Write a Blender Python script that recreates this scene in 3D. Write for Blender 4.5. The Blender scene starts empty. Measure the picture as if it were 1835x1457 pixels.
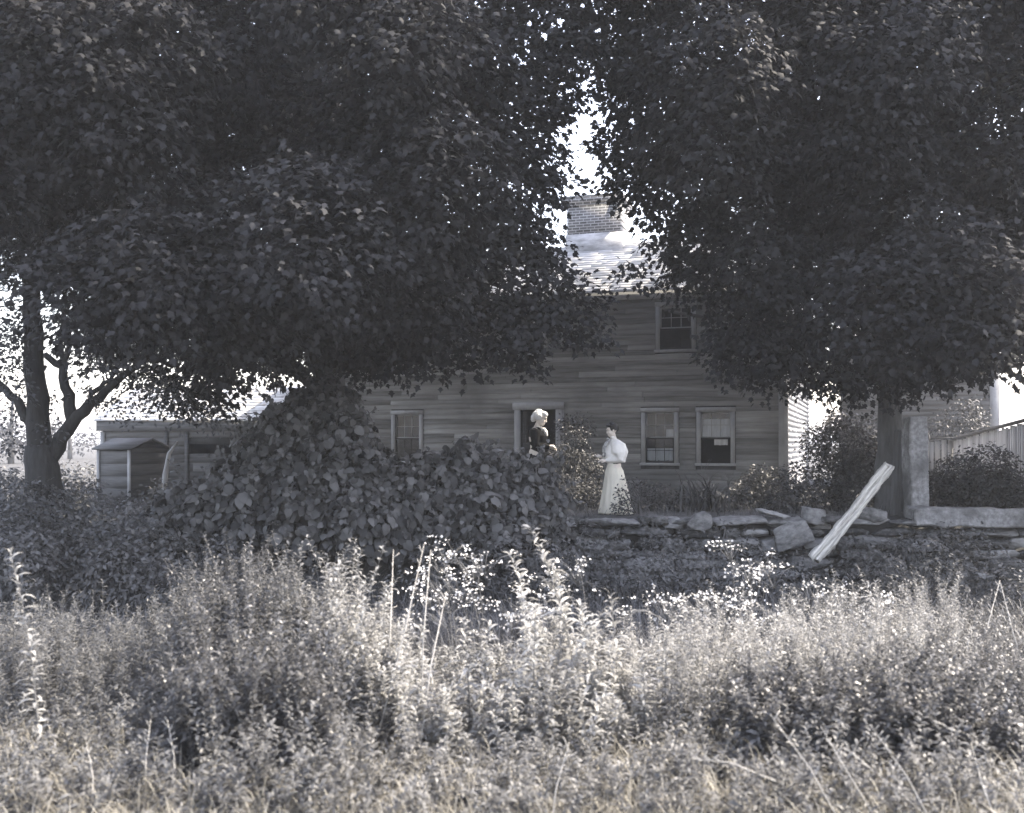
import bpy, bmesh, math, random
import numpy as np
from mathutils import Vector, Matrix, noise
R = math.radians
C = bpy.context.scene.collection
SC = bpy.context.scene
rng = np.random.default_rng(7)
random.seed(7)

# ------------------------------------------------------------------ camera
F, EYE, HOR, CX = 1824.0, 2.4, 790.0, 917.5        # focal length and horizon measured on the 1835 px wide plate
cam_d = bpy.data.cameras.new('camera'); cam = bpy.data.objects.new('camera', cam_d); C.objects.link(cam)
cam.location = (0, 0, EYE); cam.rotation_euler = (R(90), 0, 0)
cam_d.sensor_width = 36; cam_d.lens = 36 * F / 1835; cam_d.shift_y = (HOR - 728.5) / 1835
cam_d.clip_start = 0.05; cam_d.clip_end = 6000
cam_d.dof.use_dof = True; cam_d.dof.focus_distance = 20.5; cam_d.dof.aperture_fstop = 1.5
SC.camera = cam

# ------------------------------------------------------------------ light
SUN = Vector((0.60, 0.18, 0.82)).normalized()
elev = math.asin(SUN.z); azim = math.atan2(SUN.x, SUN.y)      # clockwise from +Y
w = bpy.data.worlds.new('World'); SC.world = w; w.use_nodes = True
nt = w.node_tree; nt.nodes.clear()
sky = nt.nodes.new('ShaderNodeTexSky'); sky.sky_type = 'NISHITA'; sky.sun_disc = False
sky.sun_elevation = elev; sky.sun_rotation = azim; sky.dust_density = 2.0; sky.air_density = 1.2
hs = nt.nodes.new('ShaderNodeHueSaturation'); hs.inputs['Saturation'].default_value = 0.64
bg = nt.nodes.new('ShaderNodeBackground'); bg.inputs['Strength'].default_value = 0.15
wo = nt.nodes.new('ShaderNodeOutputWorld')
nt.links.new(sky.outputs[0], hs.inputs['Color']); tn = nt.nodes.new('ShaderNodeMix'); tn.data_type = 'RGBA'; tn.blend_type = 'MULTIPLY'; tn.inputs[0].default_value = 1; tn.inputs[7].default_value = (1.05, .98, 1.0, 1)
nt.links.new(hs.outputs[0], tn.inputs[6]); nt.links.new(tn.outputs[2], bg.inputs['Color']); nt.links.new(bg.outputs[0], wo.inputs[0])
sd = bpy.data.lights.new('sun', 'SUN'); sd.energy = 3.0; sd.angle = R(0.5); sd.color = (1.0, 0.90, 0.75)
so = bpy.data.objects.new('sun', sd); C.objects.link(so)
so.rotation_euler = SUN.to_track_quat('Z', 'Y').to_euler()
vs = SC.view_settings; vs.view_transform = 'Standard'; vs.look = 'None'; vs.gamma = 1; vs.use_curve_mapping = False
vs.exposure = 2.35
cy = SC.cycles
cy.max_bounces = 6; cy.diffuse_bounces = 4; cy.glossy_bounces = 2; cy.transmission_bounces = 4; cy.transparent_max_bounces = 8
cy.caustics_reflective = False; cy.caustics_refractive = False
cy.use_denoising = True; cy.denoiser = 'OPENIMAGEDENOISE'; cy.denoising_input_passes = 'RGB_ALBEDO_NORMAL'

cy.volume_bounces = 0
BLACK_LIFT = 0.0009  # density of the added veil that lifts the blacks

# ------------------------------------------------------------------ helpers
def at(px, py, d):
    return Vector(((px - CX) * d / F, d, EYE - (py - HOR) * d / F))

def tag(o, label=None, cat=None, group=None, kind=None):
    if label: o['label'] = label
    if cat: o['category'] = cat
    if group: o['group'] = group
    if kind: o['kind'] = kind
    return o

def empty(name, loc, label, cat, group=None, rz=0.0):
    o = bpy.data.objects.new(name, None); C.objects.link(o); o.location = loc; o.rotation_euler = (0, 0, rz)
    o.empty_display_size = 0.2
    return tag(o, label, cat, group)

def np_mesh(name, V, Fc, mat, parent=None, rnd=None, smooth=False):
    """V (n,3); Fc list of index arrays, each (m,k)"""
    me = bpy.data.meshes.new(name)
    V = np.ascontiguousarray(V, np.float32)
    me.vertices.add(len(V)); me.vertices.foreach_set('co', V.ravel())
    loops = np.concatenate([f.ravel() for f in Fc]).astype(np.int32)
    tot = np.concatenate([np.full(len(f), f.shape[1], np.int32) for f in Fc])
    start = np.concatenate([[0], np.cumsum(tot)[:-1]]).astype(np.int32)
    me.loops.add(len(loops)); me.loops.foreach_set('vertex_index', loops)
    me.polygons.add(len(tot)); me.polygons.foreach_set('loop_start', start); me.polygons.foreach_set('loop_total', tot)
    if smooth: me.polygons.foreach_set('use_smooth', np.ones(len(tot), bool))
    if rnd is not None:
        a = me.attributes.new('rnd', 'FLOAT', 'POINT'); a.data.foreach_set('value', np.ascontiguousarray(rnd, np.float32))
    me.update(calc_edges=True); me.validate()
    me.materials.append(mat)
    o = bpy.data.objects.new(name, me); C.objects.link(o)
    if parent: o.parent = parent
    return o

class MB:
    """collects plain solids into one mesh"""
    def __init__(s): s.V = []; s.Fq = []; s.n = 0; s.r = []
    def add(s, V, faces, r=0.5):
        V = np.asarray(V, float)
        for f in faces: s.Fq.append([i + s.n for i in f])
        s.V.append(V); s.r.append(np.full(len(V), r)); s.n += len(V)
    def box(s, x0, x1, y0, y1, z0, z1, r=0.5, M=None):
        V = np.array([[x0,y0,z0],[x1,y0,z0],[x1,y1,z0],[x0,y1,z0],[x0,y0,z1],[x1,y0,z1],[x1,y1,z1],[x0,y1,z1]], float)
        if M is not None: V = np.array([M @ Vector(v) for v in V])
        s.add(V, [(0,3,2,1),(4,5,6,7),(0,1,5,4),(1,2,6,5),(2,3,7,6),(3,0,4,7)], r)
    def tube(s, P, rad, k=8, r=0.5, jit=0.0, squash=1.0):
        P = [Vector(p) for p in P]; n = len(P); V = []
        ref = Vector((0.31, 0.95, 0.1)).normalized()
        for i in range(n):
            t = (P[min(i+1,n-1)] - P[max(i-1,0)]).normalized()
            u = t.cross(ref)
            if u.length < 1e-3: u = t.cross(Vector((1,0,0)))
            u.normalize(); v = t.cross(u).normalized()
            for j in range(k):
                a = 2*math.pi*j/k; q = rad[i] * (1 + jit * (random.random()-.5))
                V.append(P[i] + u*math.cos(a)*q + v*math.sin(a)*q*squash)
        fs = []
        for i in range(n-1):
            for j in range(k):
                fs.append((i*k+j, i*k+(j+1)%k, (i+1)*k+(j+1)%k, (i+1)*k+j))
        fs.append(tuple(reversed(range(k)))); fs.append(tuple(range((n-1)*k, n*k)))
        s.add([list(v) for v in V], fs, r)
    def build(s, name, mat, parent=None, smooth=False):
        V = np.concatenate(s.V); by = {}
        for f in s.Fq: by.setdefault(len(f), []).append(f)
        return np_mesh(name, V, [np.array(v) for v in by.values()], mat, parent, np.concatenate(s.r), smooth)

def unit(a): return a / np.maximum(np.linalg.norm(a, axis=-1, keepdims=True), 1e-9)

def scatter(T, pos, ax, nor, size, wid=None):
    """stamp leaf template T=(v,f); template x = along leaf axis, y = across, z = normal"""
    tv, tf = T
    ax = unit(ax); nor = nor - ax * np.sum(nor*ax, 1, keepdims=True); nor = unit(nor); sd_ = np.cross(nor, ax)
    s = size[:, None, None]; wv = s if wid is None else wid[:, None, None]
    V = pos[:, None, :] + tv[None,:,0:1]*s*ax[:,None,:] + tv[None,:,1:2]*wv*sd_[:,None,:] + tv[None,:,2:3]*s*nor[:,None,:]
    n, k = len(pos), len(tv)
    fc = tf[None] + (np.arange(n)*k)[:, None, None]
    return V.reshape(-1,3), fc.reshape(-1, tf.shape[1])

class Leaves:
    def __init__(s): s.V=[]; s.Fc=[]; s.r=[]; s.n=0
    def add(s, T, pos, ax, nor, size, wid=None, rnd=None):
        if len(pos) == 0: return
        V, f = scatter(T, pos, ax, nor, size, wid)
        s.V.append(V); s.Fc.append(f + s.n); s.n += len(V)
        r = rng.random(len(pos)) if rnd is None else rnd
        s.r.append(np.repeat(r, len(T[0])))
    def raw(s, V, f, r):
        s.V.append(V); s.Fc.append(f + s.n); s.n += len(V); s.r.append(r)
    def build(s, name, mat, parent=None):
        by = {}
        for f in s.Fc: by.setdefault(f.shape[1], []).append(f)
        return np_mesh(name, np.concatenate(s.V), [np.concatenate(v) for v in by.values()], mat, parent, np.concatenate(s.r))

def fan(outline, cz=0.0):
    v = np.array([[*p] for p in outline], float); c = v.mean(0); c[2] = cz
    v = np.vstack([v, c]); n = len(outline)
    return v, np.array([(i, (i+1) % n, n) for i in range(n)])

MAPLE = fan([(0,0,0),(.12,.30,-.03),(.30,.24,.0),(.42,.50,-.06),(.58,.22,.0),(1.0,0,-.10),(.58,-.22,.0),(.42,-.50,-.06),(.30,-.24,.0),(.12,-.30,-.03)], .05)
GRAPE = fan([(0,0,0),(-.12,.22,-.05),(.15,.46,-.10),(.42,.42,-.08),(.55,.36,-.03),(.78,.24,-.08),(1.0,0,-.16),(.78,-.24,-.08),(.55,-.36,-.03),(.42,-.42,-.08),(.15,-.46,-.10),(-.12,-.22,-.05)], .06)
OVAL = (np.array([[0,0,0],[.45,.26,.05],[.45,-.26,.05],[1,0,-.06],[.45,0,-.02]], float), np.array([(0,4,1),(0,2,4),(1,4,3),(4,2,3)]))
LANCE = (np.array([[0,0,0],[.35,.5,.08],[.35,-.5,.08],[.7,.36,.03],[.7,-.36,.03],[1,0,-.16]], float), np.array([(0,2,1),(1,2,4),(1,4,3),(3,4,5)]))
BLADE = (np.array([[0,.5,0],[0,-.5,0],[.4,.45,.02],[.4,-.45,.02],[.75,.28,-.06],[.75,-.28,-.06],[1,0,-.22]], float), np.array([(0,1,3),(0,3,2),(2,3,5),(2,5,4),(4,5,6)]))
ARCH = (np.array([[0,.12,0],[0,-.12,0],[.3,.5,.13],[.3,-.5,.13],[.65,.42,.10],[.65,-.42,.10],[1,0,-.16]], float), np.array([(0,1,3),(0,3,2),(2,3,5),(2,5,4),(4,5,6)]))
PETAL = fan([(math.cos(a)*.5, math.sin(a)*.5, .08*(k%2)) for k, a in enumerate(np.linspace(0, 2*math.pi, 9)[:-1])], .0)

# ------------------------------------------------------------------ materials
def nodes(name):
    m = bpy.data.materials.new(name); m.use_nodes = True
    n = m.node_tree; p = n.nodes['Principled BSDF']
    return m, n, p

def leaf_mat(name, lo, hi, rough=.5, trans=.25, spec=.35, tint=(1,1,1)):
    m, n, p = nodes(name)
    a = n.nodes.new('ShaderNodeAttribute'); a.attribute_name = 'rnd'
    r = n.nodes.new('ShaderNodeValToRGB')
    r.color_ramp.elements[0].color = (lo*tint[0], lo*tint[1], lo*tint[2], 1); r.color_ramp.elements[1].color = (hi*tint[0], hi*tint[1], hi*tint[2], 1)
    n.links.new(a.outputs['Fac'], r.inputs[0]); n.links.new(r.outputs[0], p.inputs['Base Color'])
    p.inputs['Roughness'].default_value = rough; p.inputs['Specular IOR Level'].default_value = spec
    t = n.nodes.new('ShaderNodeBsdfTranslucent'); n.links.new(r.outputs[0], t.inputs[0])
    mx = n.nodes.new('ShaderNodeMixShader'); mx.inputs[0].default_value = trans
    n.links.new(p.outputs[0], mx.inputs[1]); n.links.new(t.outputs[0], mx.inputs[2])
    n.links.new(mx.outputs[0], n.nodes['Material Output'].inputs[0])
    return m

def surf_mat(name, c0, c1, scale=(3,3,3), detail=6, rough=.8, spec=.2, rnd=0.0, bump=.0, bscale=(20,20,20), stain=None, tint=(1,1,1)):
    m, n, p = nodes(name); L = n.links.new
    tc = n.nodes.new('ShaderNodeTexCoord'); mp = n.nodes.new('ShaderNodeMapping'); mp.inputs['Scale'].default_value = scale
    L(tc.outputs['Object'], mp.inputs[0])
    ns = n.nodes.new('ShaderNodeTexNoise'); ns.inputs['Scale'].default_value = 1; ns.inputs['Detail'].default_value = detail; ns.inputs['Roughness'].default_value = .65
    L(mp.outputs[0], ns.inputs['Vector'])
    src = ns.outputs['Fac']
    if rnd:
        a = n.nodes.new('ShaderNodeAttribute'); a.attribute_name = 'rnd'
        mr = n.nodes.new('ShaderNodeMath'); mr.operation = 'MULTIPLY_ADD'; mr.inputs[1].default_value = rnd; L(a.outputs['Fac'], mr.inputs[0])
        sb = n.nodes.new('ShaderNodeMath'); sb.operation = 'SUBTRACT'; sb.inputs[1].default_value = rnd*.5
        L(src, sb.inputs[0]); L(sb.outputs[0], mr.inputs[2]); src = mr.outputs[0]
    r = n.nodes.new('ShaderNodeValToRGB'); e = r.color_ramp.elements
    e[0].position = .25; e[1].position = .78
    e[0].color = (c0*tint[0], c0*tint[1], c0*tint[2], 1); e[1].color = (c1*tint[0], c1*tint[1], c1*tint[2], 1)
    L(src, r.inputs[0]); col = r.outputs[0]
    if stain:
        v, sc_ = stain
        n2 = n.nodes.new('ShaderNodeTexNoise'); n2.inputs['Scale'].default_value = sc_; n2.inputs['Detail'].default_value = 5
        L(tc.outputs['Object'], n2.inputs['Vector'])
        r2 = n.nodes.new('ShaderNodeValToRGB'); r2.color_ramp.elements[0].position = .45; r2.color_ramp.elements[1].position = .7
        L(n2.outputs['Fac'], r2.inputs[0])
        mx = n.nodes.new('ShaderNodeMix'); mx.data_type = 'RGBA'; L(r2.outputs[0], mx.inputs[0]); L(col, mx.inputs[6])
        mx.inputs[7].default_value = (v, v, v, 1); col = mx.outputs[2]
    L(col, p.inputs['Base Color']); p.inputs['Roughness'].default_value = rough; p.inputs['Specular IOR Level'].default_value = spec
    if bump:
        mb = n.nodes.new('ShaderNodeMapping'); mb.inputs['Scale'].default_value = bscale; L(tc.outputs['Object'], mb.inputs[0])
        nb = n.nodes.new('ShaderNodeTexNoise'); nb.inputs['Scale'].default_value = 1; nb.inputs['Detail'].default_value = 5; L(mb.outputs[0], nb.inputs['Vector'])
        b = n.nodes.new('ShaderNodeBump'); b.inputs['Strength'].default_value = bump; b.inputs['Distance'].default_value = .02
        L(nb.outputs['Fac'], b.inputs['Height']); L(b.outputs[0], p.inputs['Normal'])
    return m

COOL = (.97, .99, 1.06)
M = {}
M['ground'] = surf_mat('soil and turf', .04, .10, (2,2,2), rough=.95, bump=.6, bscale=(30,30,30))
M['clap'] = surf_mat('weathered clapboard', .13, .42, (.9,.9,16), detail=8, rough=.85, rnd=.36, bump=.25, bscale=(3,3,120), stain=(.16,.55))
M['clap_barn'] = surf_mat('barn clapboard', .12, .26, (.9,.9,14), rough=.85, rnd=.35)
M['trim'] = surf_mat('weathered trim', .26, .40, (6,6,3), rough=.8, bump=.15, bscale=(40,40,6))
M['plank'] = surf_mat('grey planks', .07, .19, (1.2,1.2,18), rough=.85, rnd=.5, bump=.25, bscale=(4,4,110))
M['plank_dark'] = surf_mat('dark planks', .06, .13, (1.2,1.2,18), rough=.85, rnd=.4)
M['shingle'] = surf_mat('silver shingles', .46, .74, (5,5,5), rough=.8, rnd=.4)
M['whitewash'] = surf_mat('flaking whitewash', .25, .85, (2.2,2.2,7), detail=9, rough=.9, bump=.3)
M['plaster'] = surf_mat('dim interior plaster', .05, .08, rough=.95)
M['granite'] = surf_mat('split granite', .09, .36, (14,14,14), detail=10, rough=.9, bump=.8, bscale=(18,18,18), stain=(.09,2.2))
M['stone'] = surf_mat('field stone', .04, .27, (7,7,12), detail=10, rough=.95, rnd=.55, bump=1.0, bscale=(14,14,24))
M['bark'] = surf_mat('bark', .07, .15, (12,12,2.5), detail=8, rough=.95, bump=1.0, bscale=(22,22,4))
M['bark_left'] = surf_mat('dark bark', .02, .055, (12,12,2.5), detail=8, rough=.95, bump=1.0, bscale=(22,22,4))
M['rail'] = surf_mat('bleached split rail', .08, .78, (2.2,30,30), detail=10, rough=.85, bump=.5, bscale=(3,50,50), tint=(1.02,1,.93))
M['picket'] = surf_mat('pale fence boards', .28, .5, (9,9,1.2), rough=.85, rnd=.5)
M['postwood'] = surf_mat('old post', .06, .13, (14,14,1.4), rough=.9, bump=.4)
M['sash'] = surf_mat('sash paint', .30, .42, (8,8,8), rough=.6)
M['sash_dark'] = surf_mat('dark sash paint', .03, .05, (8,8,8), rough=.5)
M['curtain'] = surf_mat('thin curtain', .45, .8, (9,9,2), rough=.95)
M['blouse'] = surf_mat('white cotton', .80, .88, (6,6,6), rough=.9, tint=(1.02,1,.96), bump=.15, bscale=(30,30,10))
M['skirt'] = surf_mat('cream skirt', .58, .78, (14,14,3), rough=.95, tint=(1.05,1,.86), bump=.2, bscale=(24,24,4))
M['blackcloth'] = surf_mat('black wool', .004, .010, (6,6,6), rough=.95, spec=.05)
M['skin'] = surf_mat('skin', .58, .68, (9,9,9), rough=.55, spec=.35, tint=(1.1,1,.9))
M['whitehair'] = surf_mat('white hair', .55, .85, (40,40,12), rough=.7, tint=(1.0,1,.98), bump=.6, bscale=(60,60,20))
M['darkhair'] = surf_mat('dark hair', .012, .035, (40,40,12), rough=.55, bump=.6, bscale=(60,60,20))
M['lace'] = surf_mat('dark lace trim', .04, .8, (22,22,22), detail=3, rough=.9)
M['collar'] = surf_mat('white lace collar', .65, .88, (30,30,30), rough=.9, tint=(1.03,1,.94))

# brick for the chimney
m, n, p = nodes('chimney brick'); L = n.links.new
tc = n.nodes.new('ShaderNodeTexCoord'); mp = n.nodes.new('ShaderNodeMapping'); mp.inputs['Rotation'].default_value = (R(90), 0, 0)
L(tc.outputs['Object'], mp.inputs[0])
bk = n.nodes.new('ShaderNodeTexBrick'); L(mp.outputs[0], bk.inputs['Vector'])
bk.inputs['Scale'].default_value = 1; bk.inputs['Brick Width'].default_value = .21; bk.inputs['Row Height'].default_value = .075; bk.inputs['Mortar Size'].default_value = .011
bk.inputs['Color1'].default_value = (.10,.10,.105,1); bk.inputs['Color2'].default_value = (.19,.185,.185,1); bk.inputs['Mortar'].default_value = (.42,.41,.39,1)
bk.inputs['Bias'].default_value = -.2
nz = n.nodes.new('ShaderNodeTexNoise'); nz.inputs['Scale'].default_value = 3; nz.inputs['Detail'].default_value = 6; L(tc.outputs['Object'], nz.inputs['Vector'])
mx = n.nodes.new('ShaderNodeMix'); mx.data_type = 'RGBA'; mx.blend_type = 'MULTIPLY'; mx.inputs[0].default_value = .7
L(bk.outputs[0], mx.inputs[6]); L(nz.outputs['Color'], mx.inputs[7])
bw = n.nodes.new('ShaderNodeRGBToBW'); L(mx.outputs[2], bw.inputs[0]); gm = n.nodes.new('ShaderNodeMath'); gm.operation='MULTIPLY'; gm.inputs[1].default_value=1.5; L(bw.outputs[0], gm.inputs[0])
L(gm.outputs[0], p.inputs['Base Color']); p.inputs['Roughness'].default_value = .9
M['brick'] = m

# window glass: fresnel reflection over a clear pane
m, n, p = nodes('window glass'); L = n.links.new
g = n.nodes.new('ShaderNodeBsdfGlossy'); g.inputs['Roughness'].default_value = .02
t = n.nodes.new('ShaderNodeBsdfTransparent'); t.inputs[0].default_value = (.8,.83,.86,1)
fr = n.nodes.new('ShaderNodeFresnel'); fr.inputs[0].default_value = 1.5
ad = n.nodes.new('ShaderNodeMath'); ad.operation = 'MULTIPLY_ADD'; ad.inputs[1].default_value = .8; ad.inputs[2].default_value = .0; L(fr.outputs[0], ad.inputs[0])
mx = n.nodes.new('ShaderNodeMixShader'); L(ad.outputs[0], mx.inputs[0]); L(t.outputs[0], mx.inputs[1]); L(g.outputs[0], mx.inputs[2])
nz = n.nodes.new('ShaderNodeTexNoise'); nz.inputs['Scale'].default_value = 6; b = n.nodes.new('ShaderNodeBump'); b.inputs['Strength'].default_value = .12; b.inputs['Distance'].default_value=.02
L(nz.outputs['Fac'], b.inputs['Height']); L(b.outputs[0], g.inputs['Normal'])
L(mx.outputs[0], n.nodes['Material Output'].inputs[0]); M['glass'] = m

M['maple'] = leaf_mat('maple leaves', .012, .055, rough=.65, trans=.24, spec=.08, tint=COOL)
M['smallleaf'] = leaf_mat('small tree leaves', .06, .12, rough=.5, trans=.35, tint=COOL)
M['grape'] = leaf_mat('grape leaves', .02, .135, rough=.5, trans=.2, spec=.22)
M['shrub'] = leaf_mat('shrub leaves', .03, .10, rough=.5, trans=.25)
M['weed'] = leaf_mat('weed leaves', .05, .20, rough=.48, trans=.28, spec=.4, tint=(1.0,1,.98))
M['weed_pale'] = leaf_mat('pale weed leaves', .12, .44, rough=.48, trans=.30, spec=.35, tint=(1.01,1,.96))
M['weed_shade'] = leaf_mat('shade toned weed leaves', .035, .14, rough=.4, trans=.25, spec=.5)  # shade on the weeds put into a darker leaf colour
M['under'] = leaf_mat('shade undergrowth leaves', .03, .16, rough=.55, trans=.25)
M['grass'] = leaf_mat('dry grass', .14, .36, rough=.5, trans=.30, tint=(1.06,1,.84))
M['drystem'] = surf_mat('dry stems', .30, .5, (10,10,10), rough=.8, tint=(1.04,1,.92))
M['stem'] = surf_mat('green stems', .10, .18, (10,10,10), rough=.7)
M['flower'] = leaf_mat('white petals', .5, .75, rough=.7, trans=.2, tint=(1.02,1,.96))

# ------------------------------------------------------------------ ground
WALL_Y = 17.35
def sstep(a, b, x):
    t = np.clip((x-a)/(b-a), 0, 1); return t*t*(3-2*t)
def ground_z(x, y):
    x = np.asarray(x, float); y = np.asarray(y, float)
    left = sstep(-0.5, -5.0, x)                       # towards the left the bank is a slope, not a wall
    a = 17.6 - 4.0*left; b = 17.95 + .6*left
    z = 1.05*sstep(a, b, y)
    z += .05*np.sin(x*1.3+y*.7) * np.clip(1-np.abs(y-10)/8, 0, 1)
    z += -.10*sstep(11, 15, y)*(1-sstep(a, b, y))
    return z
def grid_axis(lo, hi, step, far):
    c = list(np.arange(lo, hi+1e-6, step)); s = step
    while c[-1] < far: s *= 1.35; c.append(c[-1]+s)
    s = step
    while c[0] > -far: s *= 1.35; c.insert(0, c[0]-s)
    return np.array(c)
gx = grid_axis(-16, 18, .25, 3000); gy = grid_axis(-2, 34, .22, 3000)
GX, GY = np.meshgrid(gx, gy); GZ = ground_z(GX, GY)
near = (np.abs(GX) < 20) & (GY < 40)
GZ = GZ + np.where(near, rng.normal(0, .012, GX.shape), 0)
nx, ny = len(gx), len(gy); idx = np.arange(nx*ny).reshape(ny, nx)
q = np.stack([idx[:-1,:-1], idx[:-1,1:], idx[1:,1:], idx[1:,:-1]], -1).reshape(-1,4)
tag(np_mesh('ground', np.stack([GX,GY,GZ], -1).reshape(-1,3), [q], M['ground'], smooth=True), kind='structure')

# ------------------------------------------------------------------ farmhouse
A = R(19)
YARD = 1.05
def boards(mb, s0, s1, z0, z1, exp, openings, th=.045, lap=.018, top=None):
    """lapped boards on the plane y=0 facing -y, cut round openings (sa,sb,za,zb); top(s) trims a gable"""
    z = z0; k = 0
    while z < z1 - .01:
        e = exp * random.uniform(.93, 1.07); zt = min(z+e, z1)
        iv = [(s0, s1)]
        if top:
            a, b = top(zt); iv = [(max(s0,a), min(s1,b))]
            if iv[0][1]-iv[0][0] < .05: break
        for (sa,sb,za,zb) in openings:
            if zt > za+.012 and z < zb-.012:
                nv = []
                for (a,b) in iv:
                    if sb <= a or sa >= b: nv.append((a,b)); continue
                    if sa > a: nv.append((a,sa))
                    if sb < b: nv.append((sb,b))
                iv = nv
        for (a,b) in iv:
            x = a; first = True
            while x < b - .01:
                ln = random.uniform(1.6, 4.2) if not first else random.uniform(.8, 4.0); first = False
                x2 = min(x+ln, b)
                if b - x2 < .4: x2 = b
                g = .0015
                sag = random.uniform(-.005,.005); o1, o2 = random.uniform(0,.006), random.uniform(0,.006)
                n = max(1, int((x2-x)/.6)); V = []
                for i in range(n+1):
                    t = i/n; xx = x+g+(x2-x-2*g)*t; wob = sag*math.sin(math.pi*t) + random.uniform(-.002,.002)
                    yo = -th - (o1*(1-t)+o2*t)
                    V += [(xx, yo, z-.0+wob), (xx, -.004, zt+lap), (xx, .0, z+wob)]
                fs = []
                for i in range(n):
                    p0 = 3*i; p1 = p0+3
                    fs += [(p0,p1,p1+1,p0+1), (p0+2,p1+2,p1,p0)]
                fs += [(0,1,2), (3*n,3*n+2,3*n+1)]
                mb.add(V, fs, random.random())
                x = x2
        z = zt; k += 1

def sheathing(mb, s0, s1, z0, z1, openings, y0=.004, y1=.14):
    xs = sorted({s0, s1, *[o[0] for o in openings], *[o[1] for o in openings]})
    zs = sorted({z0, z1, *[o[2] for o in openings], *[o[3] for o in openings]})
    for i in range(len(xs)-1):
        for j in range(len(zs)-1):
            cx, cz = (xs[i]+xs[i+1])/2, (zs[j]+zs[j+1])/2
            if any(o[0] < cx < o[1] and o[2] < cz < o[3] for o in openings): continue
            mb.box(xs[i], xs[i+1], y0, y1, zs[j], zs[j+1])

house = empty('farmhouse', (0.63, 24.0, YARD), 'weathered two storey clapboard farmhouse with a broad brick chimney, behind the two women', 'house', rz=-A)
# local frame: x along the front (door at 0), y inwards, z up from the yard
XL, XR, DEP, EAVE, RIDGE = -5.64, 5.64, 9.6, 4.78, 6.80
wz = lambda py, Y: EYE - (py-HOR)*Y/F - YARD
DOOR = (-.45, .43, .30, wz(734, 24.0))
wb, wt = wz(830, 22.8), wz(738, 22.8)
WINS = [('b', 2.88), ('c', 4.13), ('a', -3.39)]
ops = [DOOR]
for k, s in WINS: ops.append((s-.33, s+.33, wb, wt))
UP = [(3.24, True), (-.24, False), (-3.3, False)]
ub, ut = wz(626, 22.9), wz(548, 22.9)
for s, _ in UP: ops.append((s-.36, s+.36, ub, ut))
mb = MB(); boards(mb, XL+.12, XR-.15, .22, EAVE-.22, .118, [(a-.11,b+.11,c-.07,d+.11) if c > .4 else (a-.14,b+.14,c-.4,d+.16) for a,b,c,d in ops])
mb.build('wall', M['clap'], house)
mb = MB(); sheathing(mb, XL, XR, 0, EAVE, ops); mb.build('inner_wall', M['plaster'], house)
# right gable (faces the sun)
Mg = Matrix.Translation((XR, 0, 0)) @ Matrix.Rotation(R(90), 4, 'Z')
mb = MB()
slope = (RIDGE-EAVE)/(DEP/2)
boards(mb, .12, DEP-.1, .22, RIDGE-.1, .125, [], top=lambda z: (0, DEP) if z < EAVE else ((z-EAVE)/slope, DEP-(z-EAVE)/slope))
o = mb.build('gable_wall', M['shingle'], house); o.matrix_local = Mg
for nm, x0, x1 in (('side_wall', XR-.14, XR-.004), ('side_wall', XL, XL+.14)):
    mb = MB(); mb.add([(x0,.14,0),(x1,.14,0),(x1,DEP,0),(x0,DEP,0),(x0,.14,EAVE),(x1,.14,EAVE),(x1,DEP/2,RIDGE-.05),(x0,DEP/2,RIDGE-.05),(x0,DEP,EAVE),(x1,DEP,EAVE)],
        [(0,3,2,1),(0,1,5,4),(4,5,6,7),(7,6,9,8),(8,9,2,3),(0,4,7,8,3),(1,2,9,6,5)]); mb.build(nm, M['plank_dark'], house)
mb = MB(); mb.box(XL+.14, XR-.14, DEP-.12, DEP, 0, EAVE); mb.build('rear_wall', M['plank_dark'], house)
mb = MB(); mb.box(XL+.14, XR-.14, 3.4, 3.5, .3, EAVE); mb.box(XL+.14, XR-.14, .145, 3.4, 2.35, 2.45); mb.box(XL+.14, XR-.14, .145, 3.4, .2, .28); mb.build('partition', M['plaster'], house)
for x0, x1 in ((XR-.15, XR+.03), (XL-.03, XL+.12)):
    mb = MB(); mb.box(x0, x1, -.045, .0, .05, EAVE-.2); mb.build('corner_board', M['trim'], house)
mb = MB(); mb.box(XR+.026, XR+.045, -.04, .12, .05, EAVE-.1); mb.build('corner_board', M['trim'], house)
mb = MB(); mb.box(XL-.1, XR+.1, -.12, -.03, EAVE-.21, EAVE-.04); mb.build('cornice', M['trim'], house)
mb = MB(); mb.box(XL, XR, -.012, .14, -.3, .215); mb.build('foundation', M['stone'], house)
mb = MB(); mb.box(-.95, .95, -3.9, -.05, -.2, .24); mb.build('doorstep', M['granite'], house)
# roof: lapped shingle courses, front slope and plain rear slope
roof = bpy.data.objects.new('roof', None); C.objects.link(roof); roof.parent = house
mb = MB(); rise = RIDGE-EAVE+.06; run = DEP/2+.18; sl = math.hypot(rise, run); ang = math.atan2(rise, run); nC = 21
for i in range(nC):
    a = sl*i/nC; b = a + sl/nC*1.25; x = XL-.18
    while x < XR+.18:
        x2 = min(x+random.uniform(.3,.9), XR+.18); th = .055+random.uniform(-.010,.014); j = random.uniform(-.012,.012)
        def pt(s, h): return (-.18 + s*math.cos(ang) - h*math.sin(ang), EAVE-.05 + s*math.sin(ang) + h*math.cos(ang))
        p0, p1, p2, p3 = pt(a+j, .012), pt(a+j, .012+th), pt(min(b,sl), .012+.006), pt(min(b,sl), .0)
        V = [(x,*p0),(x2,*p0),(x2,*p1),(x,*p1),(x2,*p2),(x,*p2)]
        mb.add(V, [(0,1,2,3),(3,2,4,5),(0,3,5),(1,4,2)], random.random())
        x = x2
me_roof = mb.build('shingle_slope', M['shingle'], None)
me_roof.parent = house; bpy.data.objects.remove(roof); roof = me_roof; roof.name = 'roof'
mb = MB()
ye, zr = -.18, RIDGE+.0
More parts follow.
